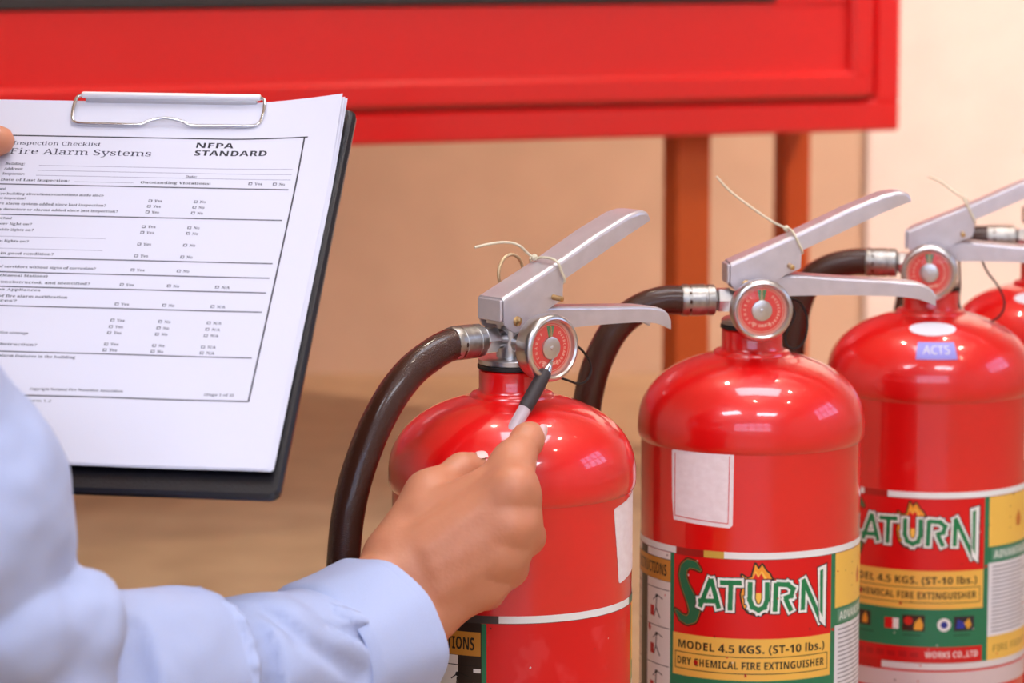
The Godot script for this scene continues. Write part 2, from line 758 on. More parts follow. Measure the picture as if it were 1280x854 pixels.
func lights() -> void:
	var down := Basis(Vector3.RIGHT, -PI / 2)
	# flush ceiling panels: [x, z, size x, size z, energy]
	var spots := [[0.35, -1.95, 1.2, 0.6, 2.4, "above the extinguishers"], [-1.2, 0.3, 1.2, 0.6, 6.0, "over the left side behind the camera"], [0.9, 0.7, 1.2, 0.6, 6.0, "over the right side behind the camera"]]
	for s in spots:
		var t := thing("ceiling_light", "flush white ceiling light panel " + s[5], "ceiling light", Vector3(s[0], 2.7, s[1]))
		var hx: float = s[2] / 2
		var hz: float = s[3] / 2
		var fr := PackedVector3Array()
		fr.append_array(block(Vector3(-hx - 0.03, -0.03, -hz - 0.03), Vector3(hx + 0.03, 0, -hz), 0.004))
		fr.append_array(block(Vector3(-hx - 0.03, -0.03, hz), Vector3(hx + 0.03, 0, hz + 0.03), 0.004))
		fr.append_array(block(Vector3(-hx - 0.03, -0.03, -hz), Vector3(-hx, 0, hz), 0.004))
		fr.append_array(block(Vector3(hx, -0.03, -hz), Vector3(hx + 0.03, 0, hz), 0.004))
		put("frame", solid(fr), M.frame, t)
		put("diffuser", solid(block(Vector3(-hx, -0.015, -hz), Vector3(hx, -0.002, hz))), M.lamp, t)
		area_light(Vector3(0, -0.022, 0), Vector2(s[2], s[3]), s[4], Color(0.93, 0.95, 1.0), down, t)
	# small round downlights
	var n := 0
	for p in [Vector2(-0.35, -2.75), Vector2(0.75, -2.95), Vector2(1.25, -2.2), Vector2(0.2, -1.1), Vector2(1.5, -1.2)]:
		var names := ["over the cabinet front", "over the cabinet end", "over the right side of the room", "before the extinguishers", "near the window"]
		var t := thing("downlight", "small round recessed downlight " + names[n], "ceiling light", Vector3(p.x, 2.7, p.y))
		put("ring", lathe(PackedVector2Array([Vector2(0.040, -0.001), Vector2(0.055, -0.001), Vector2(0.055, -0.008), Vector2(0.042, -0.012), Vector2(0.040, -0.004)]), 24), M.frame, t)
		put("bulb", lathe(PackedVector2Array([Vector2(0.0, -0.001), Vector2(0.039, -0.001), Vector2(0.039, -0.006), Vector2(0.0, -0.008)]), 24), M.spot, t)
		var l := SpotLight3D.new()
		l.name = "glow"
		l.light_energy = 1.4
		l.light_color = Color(1.0, 0.93, 0.85)
		l.spot_angle = 50.0
		l.spot_range = 12.0
		l.spot_attenuation = 2.0
		l.light_size = 0.035
		l.shadow_enabled = true
		t.add_child(l)
		l.position.y = -0.012
		l.rotation.x = -PI / 2
		n += 1
	# added warm spotlight, no known lamp; stands in for the glare at upper right
	var w := thing("added_spotlight", "added warm spotlight on the ceiling, unseen, giving the cream wall its glow", "spotlight", Vector3(1.6, 2.7, -2.6))
	var aim := (Vector3(0.85, 0.72, -4.3) - Vector3(1.6, 2.56, -2.6)).normalized()
	put("base", lathe(PackedVector2Array([Vector2(0, -0.001), Vector2(0.045, -0.001), Vector2(0.045, -0.018), Vector2(0.012, -0.022), Vector2(0.008, -0.10), Vector2(0, -0.10)]), 24), M.frame, w)
	var tilt := along(aim, Vector3(0, -0.14, 0))
	put("shade", lathe(PackedVector2Array([Vector2(0.040, 0.085), Vector2(0.043, 0.085), Vector2(0.043, -0.03), Vector2(0.030, -0.055), Vector2(0.0, -0.06), Vector2(0.0, -0.055), Vector2(0.028, -0.05), Vector2(0.040, -0.028), Vector2(0.040, 0.085)]), 32), M.frame, w, tilt)
	put("bulb", lathe(PackedVector2Array([Vector2(0, 0.068), Vector2(0.030, 0.064), Vector2(0.037, 0.055), Vector2(0.030, 0.02), Vector2(0, 0.01)]), 24), M.warm, w, tilt)
	var o := SpotLight3D.new()
	o.name = "glow"
	o.light_energy = 17.0
	o.light_color = Color(1.0, 0.86, 0.80)
	o.light_size = 0.035
	o.spot_angle = 30.0
	o.spot_range = 12.0
	o.spot_attenuation = 2.0
	o.shadow_enabled = true
	w.add_child(o)
	o.transform = Transform3D(Basis.looking_at(aim, Vector3.RIGHT), Vector3(0, -0.14, 0) + aim * 0.09)


# ------------------------------------------------------------------ room
func room() -> void:
	struct("floor", solid(block(Vector3(-3.2, -0.1, -4.6), Vector3(3.2, 0, 2.7))), M.floor)
	struct("ceiling", solid(block(Vector3(-3.2, 2.7, -4.6), Vector3(3.2, 2.85, 2.7))), M.ceiling)
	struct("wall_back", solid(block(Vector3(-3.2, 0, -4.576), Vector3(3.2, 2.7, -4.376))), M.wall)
	struct("wall_left", solid(block(Vector3(-3.2, 0, -4.376), Vector3(-3.0, 2.7, 2.5))), M.cream)
	# the right wall and the wall behind the camera, each with a window opening: x along the wall, y up, z outwards
	windowed("wall_right", "window_1", Transform3D(Basis(Vector3(0, 0, 1), Vector3.UP, Vector3(-1, 0, 0)), Vector3(3.0, 0, 0)), -4.376, 2.5, -2.75, -1.05, 1.15, 2.3, 4)
	windowed("wall_front", "fill_window_2", Transform3D(Basis(Vector3(-1, 0, 0), Vector3.UP, Vector3(0, 0, -1)), Vector3(0, 0, 2.5)), -3.2, 3.2, -1.5, 1.7, 0.8, 2.2, 5)  # unseen window, added to bring in frontal fill light
	# thin cream face at the right; the tan beside it holds shade as colour
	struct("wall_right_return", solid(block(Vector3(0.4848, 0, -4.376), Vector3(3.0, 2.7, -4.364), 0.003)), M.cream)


func windowed(wall: String, window: String, xf: Transform3D, a: float, b: float, z0: float, z1: float, y0: float, y1: float, lights_across: int) -> void:
	var t := PackedVector3Array()
	t.append_array(block(Vector3(a, 0, -0.2), Vector3(b, y0, 0)))
	t.append_array(block(Vector3(a, y1, -0.2), Vector3(b, 2.7, 0)))
	t.append_array(block(Vector3(a, y0, -0.2), Vector3(z0, y1, 0)))
	t.append_array(block(Vector3(z1, y0, -0.2), Vector3(b, y1, 0)))
	struct(wall, solid(t), M.cream, self, xf)
	var w := Node3D.new()
	w.name = window
	w.set_meta("kind", "structure")
	add_child(w)
	w.transform = xf
	var fr := PackedVector3Array()
	for q in [[y0, y0 + 0.05, z0, z1], [y1 - 0.05, y1, z0, z1], [y0 + 0.05, y1 - 0.05, z0, z0 + 0.05], [y0 + 0.05, y1 - 0.05, z1 - 0.05, z1]]:
		fr.append_array(block(Vector3(q[2], q[0], -0.12), Vector3(q[3], q[1], -0.04)))
	put("frame", solid(fr), M.frame, w)
	var ym := (y0 + y1) / 2
	for k in lights_across - 1:
		var z := lerpf(z0, z1, (k + 1) / float(lights_across))
		put("glazing_bar", solid(block(Vector3(z - 0.035, y0 + 0.05, -0.10), Vector3(z + 0.035, y1 - 0.05, -0.06))), M.frame, w)
	put("glazing_bar", solid(block(Vector3(z0 + 0.05, ym - 0.035, -0.10), Vector3(z1 - 0.05, ym + 0.035, -0.06))), M.frame, w)
	for k in lights_across:
		for j in 2:
			var za := lerpf(z0, z1, k / float(lights_across))
			var zb := lerpf(z0, z1, (k + 1) / float(lights_across))
			put("pane", solid(block(Vector3(za, y0 if j == 0 else ym, -0.082), Vector3(zb, ym if j == 0 else y1, -0.078))), M.glass, w)
	put("sill", solid(block(Vector3(z0 - 0.05, y0 - 0.03, -0.05), Vector3(z1 + 0.05, y0, 0.06), 0.006)), M.frame, w)


# ------------------------------------------------------------------ red cabinet behind
func cabinet() -> void:
	var yaw := deg_to_rad(20.5)
	# origin: right front lower corner of the body dropped to the floor
	var c := thing("hose_cabinet", "large red steel cabinet on legs with recessed glazed door, behind everything", "cabinet", Vector3(0.4135, 0, -3.409), yaw)
	var y := 0.404
	var w := 1.5
	var body := PackedVector3Array()
	body.append_array(block(Vector3(-w, y, -0.36), Vector3(0, y + 0.75, -0.022), 0.004))
	# outer frame round the door
	body.append_array(block(Vector3(-w, y, -0.024), Vector3(0, y + 0.033, 0), 0.005))
	body.append_array(block(Vector3(-w, y + 0.717, -0.024), Vector3(0, y + 0.75, 0), 0.005))
	body.append_array(block(Vector3(-0.030, y + 0.030, -0.024), Vector3(0, y + 0.72, 0), 0.005))
	body.append_array(block(Vector3(-w, y + 0.030, -0.024), Vector3(-w + 0.03, y + 0.72, 0), 0.005))
	put("body", solid(body), M.cabinet, c)
	var door := PackedVector3Array()
	var x0 := -w + 0.034
	var x1 := -0.0335
	var a := y + 0.0365
	var b := y + 0.711
	door.append_array(block(Vector3(x0, a, -0.021), Vector3(x1, a + 0.027, 0.006), 0.006))
	door.append_array(block(Vector3(x0, b - 0.03, -0.021), Vector3(x1, b, 0.006), 0.006))
	door.append_array(block(Vector3(x1 - 0.027, a + 0.02, -0.021), Vector3(x1, b - 0.02, 0.006), 0.006))
	door.append_array(block(Vector3(x0, a + 0.02, -0.021), Vector3(x0 + 0.027, b - 0.02, 0.006), 0.006))
	# the door leaf behind its frame, with the opening for the glass
	var inner := y + 0.1395
	door.append_array(block(Vector3(x0 + 0.02, a + 0.02, -0.021), Vector3(x1 - 0.02, inner, -0.006), 0.004))
	door.append_array(block(Vector3(x0 + 0.02, b - 0.12, -0.021), Vector3(x1 - 0.02, b - 0.02, -0.006), 0.004))
	door.append_array(block(Vector3(x1 - 0.12, inner - 0.01, -0.021), Vector3(x1 - 0.02, b - 0.1, -0.006), 0.004))
	door.append_array(block(Vector3(x0 + 0.02, inner - 0.01, -0.021), Vector3(x0 + 0.12, b - 0.1, -0.006), 0.004))
	var d := put("door", solid(door), M.cabinet, c)
	var gk := PackedVector3Array()
	gk.append_array(block(Vector3(x0 + 0.112, inner - 0.001, -0.018), Vector3(x1 - 0.112, inner + 0.02, -0.001), 0.003))
	gk.append_array(block(Vector3(x0 + 0.112, b - 0.14, -0.018), Vector3(x1 - 0.112, b - 0.119, -0.001), 0.003))
	gk.append_array(block(Vector3(x1 - 0.135, inner, -0.018), Vector3(x1 - 0.113, b - 0.12, -0.001), 0.003))
	gk.append_array(block(Vector3(x0 + 0.113, inner, -0.018), Vector3(x0 + 0.135, b - 0.12, -0.001), 0.003))
	put("gasket", solid(gk), M.gasket, d)
	put("pane", solid(block(Vector3(x0 + 0.125, inner + 0.01, -0.014), Vector3(x1 - 0.125, b - 0.13, -0.009))), M.glass, d)
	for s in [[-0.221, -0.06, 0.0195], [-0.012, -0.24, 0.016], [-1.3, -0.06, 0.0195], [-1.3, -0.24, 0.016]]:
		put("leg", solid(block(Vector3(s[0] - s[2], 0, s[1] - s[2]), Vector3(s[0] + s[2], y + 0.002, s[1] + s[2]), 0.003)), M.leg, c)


# ------------------------------------------------------------------ extinguishers
const NECK := 0.345        # where the neck meets the dome, above the floor
const R := 0.0745

func profile_top() -> PackedVector2Array:
	var p := PackedVector2Array([Vector2(0.0, 0.015), Vector2(0.0195, 0.015), Vector2(0.0205, 0.014), Vector2(0.0205, 0.003), Vector2(0.0215, 0.0012), Vector2(0.0245, 0.0006), Vector2(0.0257, -0.0005), Vector2(0.0262, -0.0022), Vector2(0.0275, -0.0029)])
	for k in range(1, 25):
		var r := lerpf(0.028, 0.0768, sin(PI / 2 * k / 24.0))
		p.append(Vector2(r, dome(r)))
	return p

func dome(r: float) -> float:
	return -0.050 + 0.050 * pow(maxf(0.0, 1.0 - pow(minf(r, 0.0768) / 0.0768, 2.2)), 1.0 / 2.2)

func body_mesh() -> ArrayMesh:
	var p := profile_top()
	p.append_array(PackedVector2Array([Vector2(0.0769, -0.053), Vector2(0.0766, -0.0565), Vector2(0.0757, -0.0585), Vector2(R, -0.0597), Vector2(R, -0.12), Vector2(R, -0.2), Vector2(R, -0.318), Vector2(0.0735, -0.324), Vector2(0.070, -0.331), Vector2(0.064, -0.334), Vector2(0.062, NECK * -1.0), Vector2(0.058, NECK * -1.0), Vector2(0.057, -0.337), Vector2(0.0, -0.335)]))
	return lathe(p, 96)

# a sheet wrapped round the barrel: angles in degrees (0 = gauge side), heights from the neck
func wrapped(a0: float, a1: float, h0: float, h1: float, r: float, cols := 64) -> ArrayMesh:
	var g := Geo.new()
	for k in cols + 1:
		var t := float(k) / cols
		var a := deg_to_rad(lerpf(a0, a1, t))
		var d := Vector3(sin(a), 0, cos(a))
		var i0 := g.vert(d * r + Vector3(0, h0, 0), d, Vector2(t, 0))
		g.vert(d * r + Vector3(0, h1, 0), d, Vector2(t, 1))
		if k > 0:
			g.quad(i0 - 2, i0 - 1, i0 + 1, i0)
	return g.mesh()

# an outline (mm across, mm up) laid on the barrel or the dome round a point there, with a little thickness
func stuck(o: PackedVector2Array, angle: float, mid_r: float, on_dome: bool, mid_h: float, lift: float) -> ArrayMesh:
	var g := Geo.new()
	var fine := PackedVector2Array()
	for k in o.size():
		for j in 6:
			fine.append(o[k].lerp(o[(k + 1) % o.size()], j / 6.0))
	var c := Vector2.ZERO
	for p in fine:
		c += p / fine.size()
	var rings := 7
	for q in rings + 1:
		for k in fine.size():
			var p := c.lerp(fine[k], float(mini(q, rings - 1)) / (rings - 1)) * MM
			var pos: Vector3
			var nn: Vector3
			var l := lift if q < rings else 0.0
			if on_dome:
				var r := mid_r - p.y * 0.86
				var a := angle + p.x / mid_r
				var s := (dome(r + 0.0005) - dome(r - 0.0005)) / 0.001
				nn = Vector3(sin(a), 0, cos(a)) * -s + Vector3.UP
				nn = nn.normalized()
				pos = Vector3(sin(a) * r, dome(r), cos(a) * r) + nn * l
			else:
				var a := angle + p.x / R
				nn = Vector3(sin(a), 0, cos(a))
				pos = nn * (R + l) + Vector3(0, mid_h + p.y, 0)
			g.vert(pos, nn, Vector2(0.5 + p.x / 0.06, 0.5 - p.y / 0.06))
		if q > 0:
			var m := fine.size()
			for k in m:
				var j := (k + 1) % m
				g.quad((q - 1) * m + k, (q - 1) * m + j, q * m + j, q * m + k)
	return g.mesh()

const GREEN := Color(0.13, 0.47, 0.32)
const GOLD := Color(0.94, 0.73, 0.32)
const INK := Color(0.10, 0.08, 0.07)
const LABEL_RED := Color(0.86, 0.03, 0.05)
const PALE := Color(0.92, 0.90, 0.88)

# a spot of the emblem, from where it is seen on the second extinguisher, to millimetres on the label
func mark(x: float, y: float) -> Vector2:
	var phi := asin(clampf((830.0 + x / 4.908 - 937.0) / 141.0, -0.99, 0.99))
	return Vector2(117.5 + (rad_to_deg(phi) + 44.6) * 1.3, (680.0 + y / 4.908 - 661.0 - 27.0 * cos(phi)) / 1.90)

func marks(a: Array) -> Array:
	var r := []
	for p in a:
		r.append(mark(p[0], p[1]))
	return r

func emblem(p: Print) -> void:
	var black := Color(0.10, 0.09, 0.06)
	var white := Color(0.94, 0.94, 0.92)
	var green := Color(0.10, 0.50, 0.29)
	# flame behind the U
	var fl := marks([[482, 345], [474, 300], [486, 250], [478, 178], [512, 200], [540, 192], [560, 108], [581, 142], [602, 113], [626, 152], [646, 168], [668, 212], [657, 270], [660, 350], [640, 402], [582, 432], [520, 412], [492, 380]])
	var ring := fl.duplicate()
	ring.append(fl[0])
	p.stroke(ring, 2.2, black)
	p.poly(PackedVector2Array(fl), Color(0.95, 0.62, 0.18))
	p.poly(PackedVector2Array(marks([[505, 350], [510, 260], [545, 215], [562, 150], [580, 180], [600, 150], [625, 190], [640, 215], [640, 360], [580, 410], [520, 390]])), Color(0.98, 0.78, 0.32))
	p.poly(PackedVector2Array(marks([[545, 290], [540, 215], [563, 165], [578, 195], [598, 165], [615, 205], [640, 195], [640, 235], [612, 250], [612, 290]])), Color(0.85, 0.08, 0.06))
	# S
	var s := marks([[222, 152], [190, 122], [150, 112], [122, 140], [115, 190], [130, 250], [155, 305], [178, 360], [190, 410], [178, 455], [145, 472], [110, 455], [90, 428], [72, 408]])
	var sw := [1.8, 5.0, 5.6, 5.6, 5.8, 6.4, 7.4, 8.2, 8.0, 7.0, 5.6, 4.6, 3.0, 1.2]
	p.stroke(s, sw, black, 1.3)
	p.stroke(s, sw, Color(0.72, 0.42, 0.16), 0.45)
	p.stroke(s, sw, Color(0.14, 0.42, 0.28))
	var letters := [
		[[[290, 205], [222, 385]], [[290, 205], [340, 392]], [[212, 345], [318, 345]]],
		[[[345, 228], [478, 228]], [[412, 228], [408, 402]]],
		[[[530, 222], [528, 330], [545, 378], [582, 396], [618, 378], [634, 330], [634, 222]]],
		[[[688, 225], [682, 405]], [[688, 232], [760, 236], [792, 262], [780, 305], [735, 322]], [[745, 322], [782, 400]]],
		[[[856, 215], [852, 395]], [[852, 200], [966, 465]]],
	]
	for l in letters:
		for q in l:
			p.bar(marks(q), 3.3, black, 2.2)
		for q in l:
			p.bar(marks(q), 3.3, white, 1.55)
		for q in l:
			p.bar(marks(q), 3.2, green)
	# the long last stroke of the N
	p.poly(PackedVector2Array(marks([[935, 122], [1002, 92], [1000, 512], [950, 470]])), black)
	p.poly(PackedVector2Array(marks([[941, 128], [996, 102], [994, 500], [955, 462]])), white)
	p.poly(PackedVector2Array(marks([[956, 145], [976, 135], [976, 440], [958, 400]])), green)

# the wrap-round label, 270 degrees of it: 351 mm by 146 mm
func label_print(kind: int) -> ImageTexture:
	var p := Print.new(351.0, 146.0, 5.83, Color(0.87, 0.02, 0.03))
	var rng := RandomNumberGenerator.new()
	rng.seed = 40 + kind
	var u := 117.5                    # left edge of the middle panel
	var e := u + 122.4                # and its right edge
	# left block: white, with pictures and lines
	p.box(u - 62, 5, u, 132, PALE)
	var dark := Color(0.17, 0.11, 0.09)
	if kind == 0:
		p.box(u - 14.5, 4, u, 132, dark)
		for k in 9:
			p.box(u - 3.5 - rng.randf() * 2, 33 + k * 9, u, 35.5 + k * 9, PALE)
	else:
		p.box(u - 41, 5, u - 28, 132, dark)
	p.box(u - 62, 10, u, 25.5, INK)
	p.box(u - 62, 10.4, u, 25.1, Color(0.80, 0.55, 0.20))
	p.text("INSTRUCTIONS", u - 4.0, 21.6, 7.6, 44.0, INK, "Droid Sans", 700, 1.0)
	for k in 4:
		var y := 31.0 + k * 26.0
		p.box(u - 27.5, y, u - 1, y + 0.5, INK)
		p.box(u - 62, y, u - 42, y + 0.5, INK)
		# a small figure working an extinguisher
		for c in [u - 14.0, u - 52.0]:
			p.stroke([Vector2(c - 5, y + 9), Vector2(c, y + 5), Vector2(c + 6, y + 7)], 0.7, INK)
			p.disc(Vector2(c - 1, y + 6), 1.4, INK)
			p.stroke([Vector2(c - 1, y + 8), Vector2(c - 1.5, y + 14), Vector2(c - 4, y + 20)], 1.0, INK)
			p.stroke([Vector2(c - 1.5, y + 14), Vector2(c + 3, y + 20)], 1.0, INK)
			p.box(c - 9, y + 13, c - 4, y + 20, Color(0.72, 0.06, 0.06))
	# middle panel
	if kind == 0:
		p.box(u, 5, e, 132, Color(0.87, 0.03, 0.05))
		p.box(u, 5, u + 3.6, 132, GREEN)
		p.box(u + 0.0, 5, u + 0.5, 132, INK)
		p.box(e - 3.2, 6, e, 132, GREEN)
		p.box(e, 5, e + 2.5, 132, GOLD)
		# washed-out, rubbed patches of the print
		var n := FastNoiseLite.new()
		n.seed = 5
		n.frequency = 0.014
		n.fractal_octaves = 3
		var x0 := int((u + 4) * p.k)
		for y in range(int(11 * p.k), int(70 * p.k)):
			for x in range(x0, int((e - 4) * p.k)):
				var v := n.get_noise_2d(x * 0.5, y * 0.4) - 0.12
				if v > 0.0:
					p.im.set_pixel(x, y, p.im.get_pixel(x, y).lerp(Color(0.90, 0.30, 0.30), minf(0.5, v * 1.6)))
	else:
		p.box(u, 4.7, e, 132, GREEN)
		p.box(u + 3.4, 4.7, e - 4.2, 58, LABEL_RED)
		emblem(p)
		p.box(u + 2.8, 58.0, e - 4.4, 86.5, GOLD)
		p.text("MODEL 4.5 KGS. (ST-10 lbs.)", u + 7.5, 67.8, 5.3, 105.0, INK, "Droid Sans", 700)
		for q in [[70.4, 70.9], [81.4, 81.9]]:
			p.box(u + 4.8, q[0], e - 7, q[1], INK)
		for q in [u + 4.8, e - 7.4]:
			p.box(q, 70.4, q + 0.45, 81.9, INK)
		p.text("DRY CHEMICAL FIRE EXTINGUISHER", u + 6.8, 78.8, 5.0, 105.5, INK, "Droid Sans", 700)
		# fire classes
		var y0 := 91.0
		p.poly(PackedVector2Array([Vector2(u + 7, 101), Vector2(u + 12.5, y0 + 1), Vector2(u + 18, 101)]), Color(0.75, 0.78, 0.70))
		p.box(u + 22, y0, u + 32.5, y0 + 11, Color(0.24, 0.12, 0.06))
		p.poly(PackedVector2Array([Vector2(u + 25, y0 + 9.5), Vector2(u + 25.2, y0 + 5), Vector2(u + 28, y0 + 1), Vector2(u + 30, y0 + 6), Vector2(u + 29.6, y0 + 9.5)]), Color(0.93, 0.60, 0.15))
		p.box(u + 44, y0 + 3, u + 50.5, y0 + 11, Color(0.80, 0.08, 0.08))
		p.box(u + 50.5, y0 + 3, u + 55, y0 + 11, PALE)
		p.box(u + 57.5, y0, u + 74, y0 + 12, Color(0.22, 0.10, 0.05))
		p.disc(Vector2(u + 62, y0 + 4.5), 3.2, Color(0.80, 0.14, 0.08))
		p.poly(PackedVector2Array([Vector2(u + 66, y0 + 11), Vector2(u + 66.5, y0 + 6), Vector2(u + 70.5, y0 + 1.5), Vector2(u + 73, y0 + 7), Vector2(u + 72, y0 + 11)]), Color(0.93, 0.66, 0.20))
		p.disc(Vector2(u + 88, y0 + 7), 5.0, PALE)
		p.disc(Vector2(u + 88, y0 + 7), 2.6, Color(0.14, 0.18, 0.55))
		p.box(u + 95.2, y0 + 1, u + 111, y0 + 12, Color(0.16, 0.13, 0.17))
		p.poly(PackedVector2Array([Vector2(u + 97, y0 + 10), Vector2(u + 98, y0 + 3), Vector2(u + 104, y0 + 6), Vector2(u + 103, y0 + 10)]), Color(0.15, 0.20, 0.60))
		p.poly(PackedVector2Array([Vector2(u + 103, y0 + 6), Vector2(u + 107, y0 + 2.5), Vector2(u + 109, y0 + 8), Vector2(u + 106, y0 + 11)]), Color(0.86, 0.62, 0.20))
		for q in [u + 22, u + 58, u + 95]:
			p.box(q, y0 + 14.5, q + 13, y0 + 15.3, Color(0.05, 0.28, 0.18))
		p.box(u + 2.8, 114.5, e - 4.4, 126.5, Color(0.80, 0.06, 0.07))
		p.text("WORKS CO.,LTD", e - 8, 122.6, 4.6, 40.0, PALE, "Droid Sans", 700, 1.0)
		for k in 7:
			p.box(u + 12 + k * 8.6, 118 + rng.randf(), u + 18 + k * 8.6, 122.6, Color(0.70, 0.05, 0.06))
		# right block
	if true:
		var f := e + (2.5 if kind == 0 else 0.0)
		p.box(f, 5, f + 58, 42, Color(0.96, 0.77, 0.34))
		for k in 3:
			p.disc(Vector2(f + 22, 14 + k * 8.0), 0.6, Color(0.60, 0.40, 0.14), 8)
		p.poly(PackedVector2Array([Vector2(f + 31, 30), Vector2(f + 30, 24), Vector2(f + 34, 18), Vector2(f + 38, 25), Vector2(f + 36.5, 30)]), Color(0.80, 0.45, 0.14))
		p.box(f, 42, f + 58, 54, GREEN)
		p.box(f + 3, 43.5, f + 58, 52.5, Color(0.35, 0.56, 0.46))
		p.text("ADVANTAGES", f + 5, 51, 5.6, 48, Color(0.88, 0.90, 0.86), "Droid Sans", 700)
		p.box(f, 54, f + 58, 109, Color(0.88, 0.87, 0.88))
		for k in 17:
			p.box(f + 4, 57 + k * 3.0, f + 40 + rng.randf() * 14, 57.9 + k * 3.0, Color(0.50, 0.48, 0.50))
		p.box(f, 109, f + 58, 129, Color(0.94, 0.75, 0.34))
		p.text("FIRE FIGHT", f + 6, 121, 5.0, 44, Color(0.45, 0.34, 0.12))
		p.box(f, 129, f + 58, 132, GREEN)
	# white bands at the top and the foot, chipped
	p.box(0, 0, 351, 4.7, Color(0.93, 0.94, 0.93))
	p.box(0, 4.4, 351, 4.8, Color(0.25, 0.26, 0.25))
	p.box(0, 126.8, 351, 132.0, Color(0.86, 0.83, 0.82))
	p.box(0, 131.8, 351, 132.6, Color(0.70, 0.05, 0.06))
	p.box(0, 133.2, 351, 146, Color(0.84, 0.76, 0.75))
	if kind == 0:
		p.box(u - 70, 0, u + 11, 4.7, Color(0.26, 0.22, 0.22))
		p.box(e - 7, 0, e + 8, 4.7, Color(0.30, 0.50, 0.40))
	elif kind == 1:
		p.box(u + 5, 0, u + 27, 4.9, Color(0.62, 0.10, 0.08))
		p.box(u + 27, 0, u + 41, 4.6, Color(0.80, 0.66, 0.28))
	else:
		p.box(u + 25, 0, u + 45, 4.8, Color(0.70, 0.10, 0.07))
		p.box(u + 20, 126, u + 42, 133, Color(0.76, 0.05, 0.05))
	# chips where the print is gone and flecks of red paint
	for k in 46:
		var c := Vector2(rng.randf_range(50, 310), rng.randf_range(3, 144))
		var r := rng.randf_range(0.25, 0.9)
		var o := PackedVector2Array()
		for j in 7:
			o.append(c + Vector2.from_angle(TAU * j / 7.0) * r * rng.randf_range(0.5, 1.3))
		p.poly(o, [Color(0.72, 0.05, 0.05), Color(0.80, 0.10, 0.08), Color(0.35, 0.10, 0.07), Color(0.85, 0.82, 0.80)][k % 4])
	for q in [[u + 22, 76.5, 2.0], [u + 56, 83, 1.2], [e - 2, 56, 1.6], [e - 22, 53.0, 1.0], [u - 24, 60, 2.6]]:
		var o := PackedVector2Array()
		for j in 8:
			o.append(Vector2(q[0], q[1]) + Vector2.from_angle(TAU * j / 8.0) * q[2] * rng.randf_range(0.5, 1.2))
		p.poly(o, Color(0.72, 0.05, 0.05))
	return p.texture()

func gauge_print() -> ImageTexture:
	var p := Print.new(40, 40, 7.0, Color(0.80, 0.16, 0.10))
	var c := Vector2(20, 20)
	p.disc(c, 19.6, Color(0.86, 0.56, 0.48), 64)
	p.disc(c, 17.6, Color(0.88, 0.16, 0.09), 64)
	p.disc(c, 16.9, Color(0.88, 0.62, 0.52), 64)
	p.disc(c, 16.4, Color(0.88, 0.16, 0.09), 64)
	# green working range at the top
	p.poly(PackedVector2Array([c + Vector2(-3.6, -15.8), c + Vector2(3.6, -15.8), c + Vector2(1.6, -7), c + Vector2(-1.6, -7)]), Color(0.20, 0.50, 0.26))
	p.poly(PackedVector2Array([c + Vector2(-0.6, -15.8), c + Vector2(0.6, -15.8), c + Vector2(1.2, -6), c + Vector2(-1.2, -6)]), Color(0.90, 0.72, 0.25))
	var pale := Color(0.94, 0.72, 0.62)
	for q in [["RECHARGE", -150.0, -40.0, 12.2], ["OVERCHARGED", 40.0, 150.0, 12.2], ["DRY CHEMICAL", 215.0, 145.0, 13.0]]:
		var s: String = q[0]
		for k in s.length():
			var deg := lerpf(q[1], q[2], k / float(s.length() - 1)) - 90.0
			var d := Vector2.from_angle(deg_to_rad(deg))
			var flip: float = 1.0 if q[2] > q[1] else -1.0
			p.text(s[k], c.x + d.x * q[3], c.y + d.y * q[3], 2.2, 0, pale, "Droid Sans", 700, 0.5, deg_to_rad(deg + 90.0 * flip))
	return p.texture()

# channel pressed from sheet: stations [x, top, bottom, half width], open below
func channel(st: Array, thick: float, rnd: float) -> PackedVector3Array:
	var rings := []
	for s in st:
		var ring := PackedVector3Array()
		for inner in [false, true]:
			var w: float = s[3] - (thick if inner else 0.0)
			var top: float = s[1] - (thick if inner else 0.0)
			var r: float = maxf(rnd - (thick if inner else 0.0), 0.4)
			var pts := PackedVector2Array([Vector2(w, s[2])])
			for k in 5:
				var a := PI / 2 * k / 4.0
				pts.append(Vector2(w - r + r * cos(a), top - r + r * sin(a)))
			for k in 5:
				var a := PI / 2 + PI / 2 * k / 4.0
				pts.append(Vector2(-w + r + r * cos(a), top - r + r * sin(a)))
			pts.append(Vector2(-w, s[2]))
			if inner:
				pts.reverse()
			for q in pts:
				ring.append(Vector3(s[0], q.y, q.x) * MM)
		rings.append(ring)
	var t := PackedVector3Array()
	var n: int = rings[0].size()
	for q in rings.size() - 1:
		for k in n:
			var j := (k + 1) % n
			t.append_array([rings[q][k], rings[q][j], rings[q + 1][j], rings[q][k], rings[q + 1][j], rings[q + 1][k]])
	for k in n / 2 - 1:
		var a: PackedVector3Array = rings[0]
		var b: PackedVector3Array = rings[-1]
		t.append_array([a[k], a[n - 2 - k], a[k + 1], a[k], a[n - 1 - k], a[n - 2 - k]])
		t.append_array([b[k], b[k + 1], b[n - 2 - k], b[k], b[n - 2 - k], b[n - 1 - k]])
	return t

func lerped(t: Array, x: float) -> float:
	for k in t.size() - 1:
		if x <= t[k + 1][0]:
			return lerpf(t[k][1], t[k + 1][1], (x - t[k][0]) / (t[k + 1][0] - t[k][0]))
	return t[-1][1]

